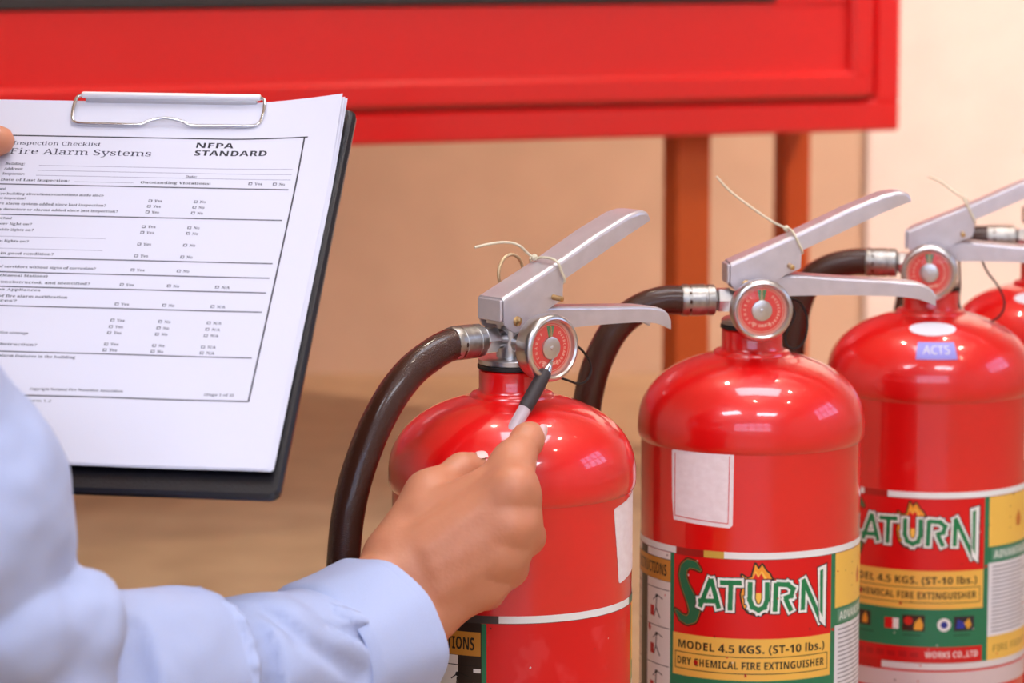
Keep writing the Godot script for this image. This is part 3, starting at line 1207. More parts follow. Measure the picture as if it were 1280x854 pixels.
func upper_lever() -> ArrayMesh:
	var top := [[-18, 60.5], [24, 78.5], [62, 96.2], [86, 105.8], [95, 107.6], [100, 107.4], [103.5, 106.2], [105.5, 103.6]]
	var low := [[-18, 49], [-14, 42], [-9, 39.3], [-4, 39.3], [0, 41], [20, 52], [29.5, 56], [30.4, 57], [30.9, 68.5], [60, 81.5], [86, 93.5], [98, 98.2], [105.5, 100.6]]
	var xs := [-17, -14, -11.5, -9, -6.5, -4, -2, 0, 6, 13, 20, 25, 29.5, 30.4, 30.9, 36, 42, 50, 56, 62, 68, 74, 80, 86, 91, 95, 98, 100, 102, 103.5, 104.7, 105.5]
	var st := []
	for x in xs:
		var w := 12.4
		if x > 88:
			w = 12.4 - 2.4 * pow((x - 88) / 17.5, 2.0)
		st.append([x, lerped(top, x), lerped(low, x), w])
	return solid(channel(st, 1.6, 3.2), 42)

func lower_lever() -> ArrayMesh:
	var top := [[8, 50], [22, 52.3], [31, 51.8], [60, 49.4], [92, 47.2], [104, 46.2], [112, 45.0], [118, 43.0], [121.5, 40.4], [123.5, 37.0]]
	var low := [[8, 38], [20, 37.5], [31, 37.8], [60, 37.8], [92, 36.8], [104, 35.8], [112, 34.4], [118, 32.2], [121.5, 30.6], [123.5, 29.8]]
	var st := []
	for x in [8, 15, 22, 31, 45, 60, 76, 92, 98, 104, 108, 112, 115, 118, 120, 121.5, 122.6, 123.5]:
		st.append([x, lerped(top, x), lerped(low, x), 10.0 + (0.6 if x > 100 else 0.0)])
	return solid(channel(st, 1.6, 2.2), 42)

func mmv(a: Array) -> Array:
	var r := []
	for p in a:
		r.append(Vector3(p[0], p[1], p[2]) * MM)
	return r

func extinguisher(where: Vector3, yaw: float, label: String, sh: Dictionary, o: Dictionary) -> Node3D:
	var t := thing("fire_extinguisher", label, "extinguisher", where, yaw, "fire extinguishers standing in a row")
	var up := Transform3D(Basis(), Vector3(0, NECK, 0))
	put("cylinder", sh.body, M.red, t, up)
	put("wrap_label", sh.wrap, o.print, t, up).set_meta("label", o.print_label)
	put("collar", sh.collar, M.steel, t, up)
	put("gasket_ring", sh.gasket, M.dark_ring, t, up)
	put("valve_body", sh.valve, M.steel, t, up)
	var lev := put("squeeze_lever", sh.upper, M.pressed, t, up)
	put("end_plate", sh.endplate, M.pressed, lev)
	put("pivot_rivet", sh["rivet1.0"], M.brass, lev)
	put("pivot_rivet", sh["rivet-1.0"], M.brass, lev)
	put("carry_handle", sh.lower, M.pressed, t, up)
	var pin := put("safety_pin", sh.pin, M.brass, t, up)
	put("pull_ring", sh.ring, M.ring, pin, o.get("ring", Transform3D()))
	var ga := put("pressure_gauge", sh.bezel, M.steel, t, up)
	put("dial", sh.dial, M.dial, ga)
	put("hub", sh.hub, M.steel, ga)
	put("needle", sh.needle, M.brass, ga)
	put("lens", sh.lens, M.glass, ga)
	var h := put("hose", tube(curve(mmv(o.hose), 0.005), 0.0100, 20), M.rubber, t, up)
	put("ferrule", sh.ferrule, M.ferrule, h)
	put("hose_nut", sh.nut, M.steel, h)
	put("tamper_seal", tube(curve(mmv(o.seal), 0.0015), 0.00085, 7), M.string, t, up)
	put("seal_knot", knot(Vector3(24, 81.5, -7) * MM), M.string, t, up)
	put("pin_wire", tube(curve(mmv(o.wire), 0.002), 0.0008, 7), M.wire, t, up)
	return t

func knot(c: Vector3) -> ArrayMesh:
	var g := Geo.new()
	for k in 3:
		var ring := PackedVector3Array()
		var xf := Basis(Vector3(1, 0.4 * k, 0.3).normalized(), k * 1.1)
		for j in 13:
			ring.append(c + xf * Vector3(cos(TAU * j / 12.0), sin(TAU * j / 12.0), 0) * 0.0013)
		tube(ring, 0.0009, 6, g)
	return g.mesh()

func extinguishers() -> void:
	var sh := {}
	sh.body = body_mesh()
	sh.wrap = wrapped(-145, 125, -0.1245, -0.2705, R + 0.0003, 110)
	sh.collar = lathe(PackedVector2Array([Vector2(0.009, 0.0225), Vector2(0.019, 0.0225), Vector2(0.0208, 0.0212), Vector2(0.0208, 0.0185), Vector2(0.0202, 0.018)]), 48)
	sh.gasket = lathe(PackedVector2Array([Vector2(0.0202, 0.0182), Vector2(0.0214, 0.0176), Vector2(0.0214, 0.0156), Vector2(0.020, 0.0149)]), 48)
	var v := PackedVector3Array()
	var col := PackedVector2Array()
	for k in 28:
		col.append(Vector2(cos(TAU * k / 28.0), sin(TAU * k / 28.0)) * 0.0098)
	v.append_array(moved(extruded(col, -0.046, -0.021, 0.0006), tangled(Vector3.RIGHT, Vector3(0, 0, 1), Vector3(0, -1, 0), Vector3.ZERO)))
	v.append_array(moved(extruded(PackedVector2Array([Vector2(-13.5, 43.5), Vector2(14, 43.5), Vector2(20, 48), Vector2(22, 54), Vector2(8, 62), Vector2(-13.5, 56)]), -9.2, 9.2, 0.8), Transform3D(Basis.from_scale(Vector3.ONE * MM), Vector3.ZERO)))
	# boss that carries the gauge, towards +z, and the outlet towards -x
	v.append_array(moved(extruded(circle(7.0, 24), 0.0, 27.0, 0.4), Transform3D(Basis.from_scale(Vector3.ONE * MM), Vector3(0, 0.0315, 0))))
	v.append_array(moved(extruded(circle(6.0, 24), 0.0, 14.0, 0.4), Transform3D(Basis(Vector3.UP, -PI / 2).scaled(Vector3.ONE * MM), Vector3(0, 0.0345, 0))))
	sh.valve = solid(v)
	sh.upper = upper_lever()
	sh.lower = lower_lever()
	sh.endplate = solid(moved(extruded(rect(-12.4, 46.5, 9.4, 59.8, 1.2), -19.4, -17.4, 0.5), Transform3D(Basis(Vector3(0, 0, -1), Vector3(0, 1, 0), Vector3(1, 0, 0)).scaled(Vector3.ONE * MM), Vector3.ZERO)))
	for s in [1.0, -1.0]:
		var rv := Geo.new()
		lathe_into(rv, PackedVector2Array([Vector2(0, 0.0022), Vector2(0.0017, 0.0018), Vector2(0.0029, 0.0010), Vector2(0.0032, 0.0)]), 20, tangled(Vector3(1, 0, 0), Vector3(0, 0, s), Vector3(0, -s, 0), Vector3(-0.0062, 0.046, 0.0124 * s)))
		sh["rivet" + str(s)] = rv.mesh()
	var pn := Geo.new()
	tube(PackedVector3Array([Vector3(21.5, 60, -21) * MM, Vector3(21.8, 59.5, 0) * MM, Vector3(23.5, 58, 20) * MM]), [0.0018, 0.0018, 0.0017], 12, pn)
	sh.pin = pn.mesh()
	var ring := PackedVector3Array()
	for k in 33:
		var a := TAU * k / 32.0
		ring.append(Vector3(17 + 11.5 * cos(a), 71 + 11.5 * sin(a), -21.5 - 2 * cos(a)) * MM)
	sh.ring = tube(ring, 0.0011, 8)
	# gauge: turned about z
	var gz := tangled(Vector3.RIGHT, Vector3(0, 0, 1), Vector3(0, -1, 0), Vector3(0, 0.0315, 0))
	var g := Geo.new()
	lathe_into(g, PackedVector2Array([Vector2(0.0168, 0.0362), Vector2(0.0170, 0.0392), Vector2(0.0180, 0.0402), Vector2(0.0194, 0.0398), Vector2(0.0205, 0.0384), Vector2(0.0208, 0.036), Vector2(0.0206, 0.0290), Vector2(0.0198, 0.0268), Vector2(0.0170, 0.0256), Vector2(0.0, 0.0256)]), 56, gz)
	sh.bezel = g.mesh()
	g = Geo.new()
	var mid := g.vert(gz * Vector3(0, 0.0363, 0), Vector3(0, 0, 1), Vector2(0.5, 0.5))
	for k in 49:
		var a := TAU * k / 48.0
		var id := g.vert(Vector3(sin(a) * 0.0169, 0.0315 + cos(a) * 0.0169, 0.0363), Vector3(0, 0, 1), Vector2(0.5 + 0.49 * sin(a), 0.5 - 0.49 * cos(a)))
		if k > 0:
			g.tri(mid, id - 1, id)
	sh.dial = g.mesh()
	M.dial = printed(gauge_print(), 0.5)
	g = Geo.new()
	lathe_into(g, PackedVector2Array([Vector2(0, 0.0388), Vector2(0.0012, 0.0386), Vector2(0.0014, 0.0380), Vector2(0.0058, 0.0380), Vector2(0.0068, 0.0376), Vector2(0.0070, 0.0362)]), 32, gz)
	sh.hub = g.mesh()
	sh.needle = solid(moved(extruded(PackedVector2Array([Vector2(-0.8, 5), Vector2(0.8, 5), Vector2(0.35, 13), Vector2(-0.35, 13)]), 36.7, 37.3, 0.1), Transform3D(Basis.from_scale(Vector3.ONE * MM), Vector3(0, 0.0315, 0))))
	g = Geo.new()
	lathe_into(g, PackedVector2Array([Vector2(0, 0.0408), Vector2(0.006, 0.0405), Vector2(0.012, 0.0398), Vector2(0.0171, 0.0386)]), 40, gz)
	sh.lens = g.mesh()
	# outlet fittings, turned about -x
	var gx := tangled(Vector3(0, 0, 1), Vector3(-1, 0, 0), Vector3(0, -1, 0), Vector3(0, 0.0345, 0))
	g = Geo.new()
	lathe_into(g, PackedVector2Array([Vector2(0.0086, 0.0486), Vector2(0.0104, 0.0484), Vector2(0.0108, 0.0475), Vector2(0.0108, 0.0440), Vector2(0.0103, 0.0436), Vector2(0.0103, 0.0424), Vector2(0.0107, 0.0420), Vector2(0.0107, 0.0330), Vector2(0.0102, 0.0326), Vector2(0.0102, 0.0312), Vector2(0.0106, 0.0308), Vector2(0.0104, 0.0262), Vector2(0.0088, 0.0252), Vector2(0.006, 0.0250), Vector2(0.006, 0.0235)]), 10, gx)
	sh.ferrule = g.mesh()
	var hex := circle(8.6, 6)
	sh.nut = solid(moved(extruded(hex, 14.0, 24.5, 1.1), Transform3D(Basis(Vector3(0, 0, 1), Vector3(0, 1, 0), Vector3(-1, 0, 0)).scaled(Vector3.ONE * MM), Vector3(0, 0.0345, 0))), 20)
	var prints := []
	for k in 3:
		prints.append(printed(label_print(k), 0.35))
	var near := Vector3(0, 0, -1.952)
	# on the others the pull ring hangs down from the pin
	var hung := Transform3D(Basis(), Vector3(-8, -22, 0) * MM)
	var wire := [[14, 30, -9], [38, 31, -8], [56, 24, -5], [67, 14, -5], [69, 5, -5], [62, -1, -5], [50, 2, -5], [36, 8, -6], [10, 20, -9]]
	var seal := func(free: Array) -> Array:
		return free + [[24, 81.5, -8], [24, 82.2, 2], [25, 80.8, 12.2], [28.5, 74, 13.6], [31.5, 67.5, 12.8], [31, 66, 4], [30.6, 67, -8], [30.5, 68, -13.4], [27, 76, -13.6], [24.5, 80.5, -11.5]]
	var e1 := extinguisher(near, deg_to_rad(40), "nearest red fire extinguisher, its gauge touched by the pen, with worn plain red label", sh, {
		"print": prints[0], "print_label": "worn wrap label, plain red panel with dark band and white strip",
		"hose": [[-42, 34.2, 0], [-50, 33.6, 0], [-62, 29.5, 0], [-81, 19, 0], [-99, 0.5, 0], [-114.5, -25, 0], [-125.5, -54, 0], [-131, -89, 0], [-133, -130, 0], [-132, -180, 0], [-128, -235, 0]],
		"seal": seal.call([[-18, 90, -14], [-8, 91.5, -12], [3, 92, -10.5], [13, 89.5, -9]]), "wire": wire})
	var tilted := PackedVector2Array()
	for p in rect(-23, -24, 23, 24, 2.0):
		tilted.append(p.rotated(deg_to_rad(8)))
	var up := Transform3D(Basis(), Vector3(0, NECK, 0))
	put("paper_sticker", stuck(tilted, deg_to_rad(36), R, false, -0.086, 0.0003), M.sticker, e1, up).set_meta("label", "blank white paper sticker set askew")
	var e2 := extinguisher(Vector3(0.162, 0, -2.141), deg_to_rad(5.7), "second red fire extinguisher in the row, square white blank sticker above its bright label", sh, {
		"print": prints[1], "print_label": "wrap label with green lettering over a flame on red, gold panel below",
		"hose": [[-42, 34.4, 0], [-50, 34.6, 0], [-60.6, 34.4, 0], [-77, 29, 0], [-91, 18, 0], [-102, 0, 0], [-109, -22, -2], [-113, -50, -4], [-114, -100, -4], [-113, -160, -2], [-108, -230, 0]],
		"ring": hung, "seal": seal.call([[-24, 117, -8], [-14.5, 107, -8], [0, 96, -8], [14, 86.5, -8]]),
		"wire": [[12, 30, -9], [30, 33, -10], [38, 24, -8], [38.5, 10, -6], [33, 1, -4], [26, 1, -4], [24, 8, -6], [30, 26, -9], [14, 30, -10]]})
	put("paper_sticker", stuck(PackedVector2Array([Vector2(-23, 21), Vector2(-19, 24.5), Vector2(0, 26), Vector2(23.5, 25.5), Vector2(23, -25), Vector2(21, -27), Vector2(-21, -25), Vector2(-22.5, -10)]), deg_to_rad(-36.5), R, false, -0.0815, 0.0003), M.sticker, e2, up).set_meta("label", "blank white paper sticker with torn corners")
	for q in [[-20, 20, -20, -22], [-20, -22, 20, -24], [20, -24, 20.6, 21]]:
		put("sticker_rule", stuck(rule(Vector2(q[0], q[1]), Vector2(q[2], q[3]), 0.45), deg_to_rad(-36.5), R, false, -0.0815, 0.00045), M.cabinet, e2, up)
	var e3 := extinguisher(Vector3(0.311, 0, -2.358), deg_to_rad(-10), "third red fire extinguisher in the row, oval white and small lavender stickers on its dome", sh, {
		"print": prints[2], "print_label": "wrap label with green lettering over a flame on red, fire class pictures below",
		"hose": [[-42, 34.4, 0], [-50, 34.6, 0], [-60, 34, 0], [-75, 30, 0], [-88, 22, 0], [-96, 8, 0], [-101, -14, 0], [-104, -50, 0], [-104, -110, 0], [-102, -170, 0], [-98, -230, 0]],
		"ring": hung, "seal": seal.call([[-4, 98, -12], [4, 95, -11], [14, 88, -9]]),
		"wire": [[20, 36, -9], [21, 18, -6], [21, 4, 0], [27, -6, 4], [38, -9, 4], [50, -4, 2], [54, 6, 0], [49, 18, -4], [41, 28, -8], [36, 38, -9]]})
	var oval := PackedVector2Array()
	for k in 24:
		oval.append(Vector2(17.0 * cos(TAU * k / 24.0), 10.0 * sin(TAU * k / 24.0)))
	put("oval_sticker", stuck(oval, deg_to_rad(4.5), 0.046, true, 0, 0.0004), M.white_sticker, e3, up).set_meta("label", "plain white oval sticker on the dome")
	var lav := Print.new(60, 60, 8.0, Color(0.56, 0.54, 0.86))
	lav.text("ACTS", 30, 33, 6, 19, Color(0.84, 0.82, 0.80), "Droid Sans", 400, 0.5)
	put("lavender_sticker", stuck(rect(-14, -6, 14, 6), deg_to_rad(6.5), 0.0655, true, 0, 0.0004), printed(lav.texture(), 0.4), e3, up).set_meta("label", "small lavender sticker with pale letters")
	put("paper_sticker", stuck(rect(-20, -25, 20, 25, 2.0), deg_to_rad(89), R, false, -0.083, 0.0003), M.sticker, e3, up)
	var e4 := extinguisher(Vector3(0.4265, 0, -2.537), deg_to_rad(-2), "fourth and farthest red fire extinguisher, only partly seen behind the third", sh, {
		"print": prints[1], "print_label": "wrap label with green lettering over a flame on red",
		"hose": [[-42, 34.4, 0], [-50, 34.6, 0], [-62, 33.5, -1], [-76, 28, -3], [-90, 18, -6], [-102, 2, -8], [-110, -22, -8], [-113, -60, -6], [-112, -120, -2], [-108, -180, 0], [-102, -235, 0]],
		"ring": hung, "seal": seal.call([[-20, 104, -8], [-8, 99, -8], [4, 94, -8], [14, 87, -8]]), "wire": wire})
	put("oval_sticker", stuck(oval, deg_to_rad(-18), 0.046, true, 0, 0.0004), M.white_sticker, e4, up).set_meta("label", "plain white oval sticker on the dome")

func circle(r: float, n: int) -> PackedVector2Array:
	var c := PackedVector2Array()
	for k in n:
		c.append(Vector2.from_angle(TAU * k / n) * r)
	return c

func rule(a: Vector2, b: Vector2, w: float) -> PackedVector2Array:
	var d := (b - a).normalized().orthogonal() * w / 2
	return PackedVector2Array([a + d, b + d, b - d, a - d])


# ------------------------------------------------------------------ clipboard and its papers
# the sheet's plane: u across, v down, both in metres from its upper left corner; h above the sheet
var pu := turn(Vector3(0.98988, -0.02699, -0.13929))
var pv := turn(Vector3(-0.11124, -0.75697, -0.64391))
var pn := turn(Vector3(-0.08806, 0.6529, -0.75231))
var p0 := EYE + turn(Vector3(-0.31300, 0.14612, 1.93))

func on_sheet(u: float, v: float, h: float) -> Vector3:
	return p0 + (pu * u + pv * v + pn * h) * MM

func form_print() -> ImageTexture:
	var p := Print.new(216, 279, 6.4, Color(0.81, 0.81, 0.87))
	var ink := Color(0.07, 0.06, 0.12)
	var soft := Color(0.45, 0.45, 0.55)
	var se := "Droid Serif"
	for q in [[9.5, 29.4, 198.6, 30.3], [9.5, 230.9, 196.0, 231.8], [9.5, 29.5, 10.4, 231.7], [196.1, 29.5, 197.0, 231.7]]:
		p.box(q[0], q[1], q[2], q[3], ink)
	p.text("Inspection Checklist", 20.5, 37.4, 3.0, 53.5, Color(0.13, 0.12, 0.22), se, 400)
	p.text("Fire Alarm Systems", 20.0, 45.0, 4.6, 86.0, Color(0.13, 0.12, 0.22), se, 400)
	p.text("NFPA", 132, 37.4, 4.2, 22.5, ink, "Droid Sans", 700)
	p.text("STANDARD", 132, 43.6, 4.2, 43.5, ink, "Droid Sans", 700)
	var y := 54.0
	for s in ["Building:", "Address:", "Inspector:"]:
		p.text(s, 19.5, y, 1.9, 0, ink, se, 700)
		p.box(40, y - 0.1, 193, y + 0.15, soft)
		y += 4.1
	p.text("Date:", 130, 61.8, 1.9, 0, ink, se, 700)
	p.text("Date of Last Inspection:", 19.5, 67.0, 1.9, 41.5, ink, se, 700)
	p.box(64, 66.6, 100, 66.9, soft)
	p.text("Outstanding Violations:", 104, 67.0, 1.9, 42, ink, se, 700)
	tick(p, 168.5, 66.6, "Yes")
	tick(p, 183, 66.6, "No")
	for q in [69.4, 93.8, 127.6, 138.9, 150.2, 164.8, 199.2]:
		p.box(10, q, 193.0, q + 0.75, ink)
	var rows := [
		["General", 20, 74.5, 1], ["Are building alterations/renovations made since", 20, 78.3, 0], ["last inspection?", 20, 82.0, 0], ["Fire alarm system added since last inspection?", 20, 86.2, 0], ["Any detectors or alarms added since last inspection?", 20, 90.8, 0],
		["Control Panel", 20, 98.0, 1], ["Power light on?", 22, 102.4, 0], ["Trouble lights on?", 22, 107.0, 0], ["If yes:", 20, 110.8, 0], ["Alarm lights on?", 22, 116.0, 0], ["Panel in good condition?", 22, 125.6, 0],
		["Is length of corridors without signs of corrosion?", 20, 136.0, 0], ["(Manual Stations)", 36, 142.8, 1], ["Stations unobstructed, and identified?", 22, 147.8, 0],
		["Notification Appliances", 20, 153.6, 1], ["Condition of fire alarm notification", 22, 158.6, 0], ["appliances?", 22, 162.2, 0], ["(General)", 20, 169.2, 1],
		["Tests current?", 20, 175.0, 0], ["Records kept?", 20, 180.0, 0], ["Valves open and practice coverage", 20, 186.4, 0], ["Area free of obstruction?", 22, 195.0, 0], ["Describe any other alarm features in the building", 20, 203.6, 0],
	]
	var ends := [24, 84, 38, 87, 95, 33, 46, 48, 24, 47, 64, 91, 64, 90, 62, 79, 50, 25, 30, 30, 62, 69, 93]
	for k in rows.size():
		var r: Array = rows[k]
		var x: float = minf(r[1], ends[k] - 6.0)
		p.text(r[0], x, r[2], 1.8, ends[k] - x, ink, se, 700)
	for q in [[24, 111.4, 92], [24, 120.8, 92]]:
		p.box(q[0], q[1], q[2], q[1] + 0.3, soft)
	for q in [81.8, 86.2, 90.8, 102.4, 107.0, 116.2, 125.4, 136.4]:
		tick(p, 111.5, q, "Yes")
		tick(p, 138.6, q, "No")
	for q in [148.0, 162.8, 175.2, 180.0, 184.6, 193.2, 197.6]:
		tick(p, 107.5, q, "Yes")
		tick(p, 135.0, q, "No")
		tick(p, 163.0, q, "N/A")
	p.text("Copyright National Fire Protection Association", 72, 227.4, 1.7, 53, ink, se, 700)
	p.text("(Page 1 of 2)", 171, 228.0, 1.8, 16.5, ink, se, 700)
	p.text("Form 1.2", 72, 236, 1.7, 14, ink, se, 400)
	return p.texture()

func tick(p: Print, x: float, y: float, s: String) -> void:
	var ink := Color(0.07, 0.06, 0.12)
	p.box(x, y - 2.0, x + 2.2, y, ink)
	p.box(x + 0.4, y - 1.6, x + 1.8, y - 0.4, Color(0.81, 0.81, 0.87))
	p.text(s, x + 3.6, y, 1.9, 0, ink, "Droid Serif", 700)

# a sheet lying on the board, its free corners lifting a little
func sheet(du: float, dv: float, h: float, lift: float, t: float) -> ArrayMesh:
	var g := Geo.new()
	var nu := 24
	var nv := 30
	for side in 2:
		for j in nv + 1:
			for k in nu + 1:
				var u := 216.0 * k / nu
				var v := 279.0 * j / nv
				var corner := pow(clampf((u - 150) / 66.0, 0, 1), 1.5) * pow(clampf((70.0 - v) / 70.0, 0, 1), 1.2)
				var foot := pow(clampf((v - 60) / 219.0, 0, 1), 1.6)
				var z := h + lift * corner + 3.0 * foot + 0.25 * sin(u * 0.07) * foot
				if side == 1:
					z -= t
				var nn := (Vector3(0, 0, 1) - Vector3(lift * 1.5 / 66.0 * corner, 0, 0)).normalized() * (1 if side == 0 else -1)
				g.vert(Vector3(u + du, -v - dv, z) * MM, nn, Vector2(u / 216.0, v / 279.0))
		var base := side * (nu + 1) * (nv + 1)
		for j in nv:
			for k in nu:
				var a := base + j * (nu + 1) + k
				g.quad(a, a + 1, a + nu + 2, a + nu + 1)
	var top := (nu + 1) * (nv + 1)
	for k in nu:
		rim(g, k, k + 1, top, Vector3.UP)
		rim(g, nv * (nu + 1) + k, nv * (nu + 1) + k + 1, top, Vector3.DOWN)
	for j in nv:
		rim(g, j * (nu + 1), (j + 1) * (nu + 1), top, Vector3.LEFT)
		rim(g, j * (nu + 1) + nu, (j + 1) * (nu + 1) + nu, top, Vector3.RIGHT)
	return g.mesh()

func rim(g: Geo, a: int, b: int, off: int, nn: Vector3) -> void:
	var p := [g.v[a], g.v[b], g.v[b + off], g.v[a + off]]
	var id := []
	for q in p:
		id.append(g.vert(q, nn, g.uv[a]))
	g.quad(id[0], id[1], id[2], id[3])

func clipboard() -> void:
	var basis := Basis(pu, -pv, pn)
	var o := on_sheet(106, 293, -6.2)
	var c := thing("clipboard", "black clipboard with a wire clip, held up by the hand at its edge", "clipboard")
	c.transform = Transform3D(basis, o)
	# board coordinates: x across from its middle, y up from its foot
	put("board", solid(extruded(rect(-0.114, 0, 0.117, 0.293, 0.006), -0.0022, 0.0040, 0.0018), 30), M.board, c)
	var s := func(u: float, v: float, h: float) -> Vector3:
		return Vector3((u - 106.0) * MM, (293.0 - v) * MM, (h + 6.2) * MM)
	# hinge bar across the top and the wire loop that presses on the paper
	put("hinge_bar", solid(block(s.call(55.5, 0.6, 2.2), s.call(165.5, -3.2, 5.6), 0.0012)), M.clip, c)
	put("hinge_foot", solid(block(s.call(58, 1.4, -2.0), s.call(163, -2.0, 3.0), 0.001)), M.steel, c)
	var loop := [s.call(55.6, -1.0, 4.0), s.call(53.4, 0.6, 3.9), s.call(52.6, 6, 3.4), s.call(52.8, 14, 2.4), s.call(54.2, 18.6, 1.7), s.call(58, 20.3, 1.5), s.call(75, 20.6, 1.5), s.call(92, 20.8, 1.5), s.call(96, 20.4, 1.6), s.call(101, 18.0, 2.4), s.call(110.5, 16.4, 3.0), s.call(120, 18.0, 2.4), s.call(125, 20.2, 1.6), s.call(129, 20.6, 1.5), s.call(146, 20.4, 1.5), s.call(163, 20.0, 1.5), s.call(167, 18.2, 1.7), s.call(168.4, 13.6, 2.4), s.call(168.6, 6, 3.4), s.call(167.8, 0.6, 3.9), s.call(165.4, -1.0, 4.0)]
	put("wire_loop", tube(curve(loop, 0.0012), 0.00105, 10), M.chrome, c)
	var form := printed(form_print(), 0.7)
	var lie := Transform3D(basis, p0)
	tag(put("checklist_sheet", sheet(0, 0, 0, 10.0, 0.15), form, self, lie), "printed fire alarm inspection checklist, top sheet on the clipboard", "paper")
	tag(put("paper_sheet", sheet(1.3, 0.9, -0.5, 8.6, 0.15), M.paper, self, lie), "blank white sheet directly under the printed checklist, its edge just showing", "paper")
	tag(put("paper_sheet", sheet(2.3, -0.4, -1.0, 6.6, 0.15), M.paper, self, lie), "lowest white sheet on the clipboard, lying against the black board", "paper")


# ------------------------------------------------------------------ the person
func person() -> void:
	var hip := Vector3(-0.60, 0.23, -1.50)
	var me := thing("person", "person in light blue long-sleeved shirt, right hand pointing a pen, left thumb on the clipboard", "person", Vector3(hip.x, 0, hip.z))
	var home := Transform3D(Basis(), -me.position)
	var fwd := Vector3(0.6, 0, -0.8)
	var rgt := Vector3(0.8, 0, 0.6)
	var sr := at(-330, 200, 1.50)               # right shoulder
	var sl := sr - rgt * 0.33 + Vector3(0, 0.015, 0)
	var chest := (sr + sl) / 2 + Vector3(0, -0.06, 0)
	var er := at(5, 880, 1.62)
	var head := (sr + sl) / 2 + fwd * 0.07 + Vector3(0, 0.235, 0)
	# ---- right hand, in the order wrist, thumb, fingers
	var hand := Flesh.new()
	hand.group(0.010, 0.010)
	var wr := at(492, 716, 1.868)
	var wu := at(528, 772, 1.858)
	hand.bone(wr, 0.0175, at(400, 800, 1.80), 0.024)
	hand.bone(wu, 0.0165, at(440, 840, 1.80), 0.024)
	var mcp := [at(640, 613, 1.856), at(641, 655, 1.853), at(628, 694, 1.857), at(605, 731, 1.864)]
	var root := [at(508, 698, 1.864), at(514, 722, 1.860), at(524, 748, 1.860), at(536, 768, 1.864)]
	var mr := [0.0112, 0.0112, 0.0106, 0.0102]
	for k in 4:
		hand.bone(root[k], 0.0155, mcp[k], mr[k])
	hand.bone(at(530, 690, 1.880), 0.016, at(600, 660, 1.884), 0.013)
	hand.bone(at(545, 740, 1.880), 0.014, at(590, 710, 1.884), 0.012)
	# ball of the thumb
	hand.bone(at(490, 692, 1.872), 0.0155, at(536, 618, 1.892), 0.0125)
	hand.bone(at(536, 640, 1.878), 0.011, at(600, 610, 1.872), 0.009)
	# tendons and veins on the back of the hand
	hand.bone(at(636, 617, 1.8480), 0.0042, at(540, 690, 1.8490), 0.0030)
	hand.bone(at(636, 658, 1.8455), 0.0040, at(548, 712, 1.8470), 0.0030)
	hand.bone(at(622, 695, 1.8490), 0.0036, at(552, 738, 1.8475), 0.0028)
	hand.bone(at(645, 606, 1.8475), 0.0060, at(644, 610, 1.848), 0.0060)
	hand.bone(at(650, 630, 1.863), 0.0112, at(648, 668, 1.864), 0.0104)
	hand.bone(at(638, 678, 1.868), 0.0096, at(626, 714, 1.870), 0.0094)
	hand.bone(at(596, 618, 1.880), 0.0095, at(628, 596, 1.880), 0.0085)
	for k in hand.a.size():
		hand.ra[k] += 0.0007
	# thumb
	hand.group(0.006, 0.010)
	hand.bone(at(536, 618, 1.892), 0.0120, at(578, 589, 1.910), 0.0100)
	hand.bone(at(578, 589, 1.910), 0.0100, at(602, 586, 1.918), 0.0092)
	hand.bone(at(602, 586, 1.918), 0.0092, at(616, 583, 1.924), 0.0074)
	# index
	hand.group(0.008, 0.014)
	hand.bone(mcp[0], 0.0114, at(644, 574, 1.882), 0.0108)
	hand.bone(at(644, 574, 1.882), 0.0108, at(659, 550, 1.898), 0.0086)
	hand.bone(at(659, 550, 1.898), 0.0086, at(664.5, 541, 1.907), 0.0066)
	# middle, ring and little finger, folded into the palm
	var pip := [at(659, 671, 1.882), at(638, 710, 1.882), at(609, 742, 1.882)]
	var dip := [at(650, 640, 1.908), at(632, 684, 1.908), at(604, 724, 1.906)]
	var end := [at(636, 612, 1.918), at(618, 660, 1.915), at(590, 702, 1.910)]
	var fr := [0.0098, 0.0092, 0.0084]
	for k in 3:
		hand.group(0.006, 0.0135)
		hand.bone(mcp[k + 1], fr[k] + 0.0008, pip[k], fr[k])
		hand.bone(pip[k], fr[k], dip[k], fr[k] - 0.001)
		hand.bone(dip[k], fr[k] - 0.001, end[k], fr[k] - 0.002)
	var g := Geo.new()
	var box := hull(hand)
	hand.net(box[0], box[1], 0.0021, g)
	# ---- left hand, on the edge of the clipboard
	var left := Flesh.new()
	left.group(0.010, 0.010)
	var wl := on_sheet(-110, 92, -22)
	for k in 4:
		left.bone(on_sheet(-88, 66 + 14 * k, -20), 0.016, on_sheet(-40, 36 + 19 * k, -21), 0.0115)
	left.bone(wl, 0.026, on_sheet(-85, 84, -20), 0.020)
	left.bone(on_sheet(-88, 70, -14), 0.014, on_sheet(-55, 62, 2), 0.0125)
	left.group(0.006, 0.010)
	left.bone(on_sheet(-55, 62, 2), 0.0125, on_sheet(-22, 52, 12), 0.0112)
	left.bone(on_sheet(-22, 52, 12), 0.0112, on_sheet(6, 46, 10.8), 0.0104)
	left.bone(on_sheet(6, 46, 10.8), 0.0104, on_sheet(16, 43.5, 9.4), 0.0088)
	for k in 4:
		left.group(0.005, 0.008)
		var v := 34.0 + 20.0 * k
		left.bone(on_sheet(-40, 36 + 19 * k, -21), 0.0105, on_sheet(-8, v, -24), 0.0095)
		left.bone(on_sheet(-8, v, -24), 0.0095, on_sheet(18, v - 1, -18.5), 0.0085)
		left.bone(on_sheet(18, v - 1, -18.5), 0.0085, on_sheet(34 - k * 2, v - 2, -15.5), 0.0072)
	box = hull(left)
	left.net(box[0], box[1], 0.003, g)
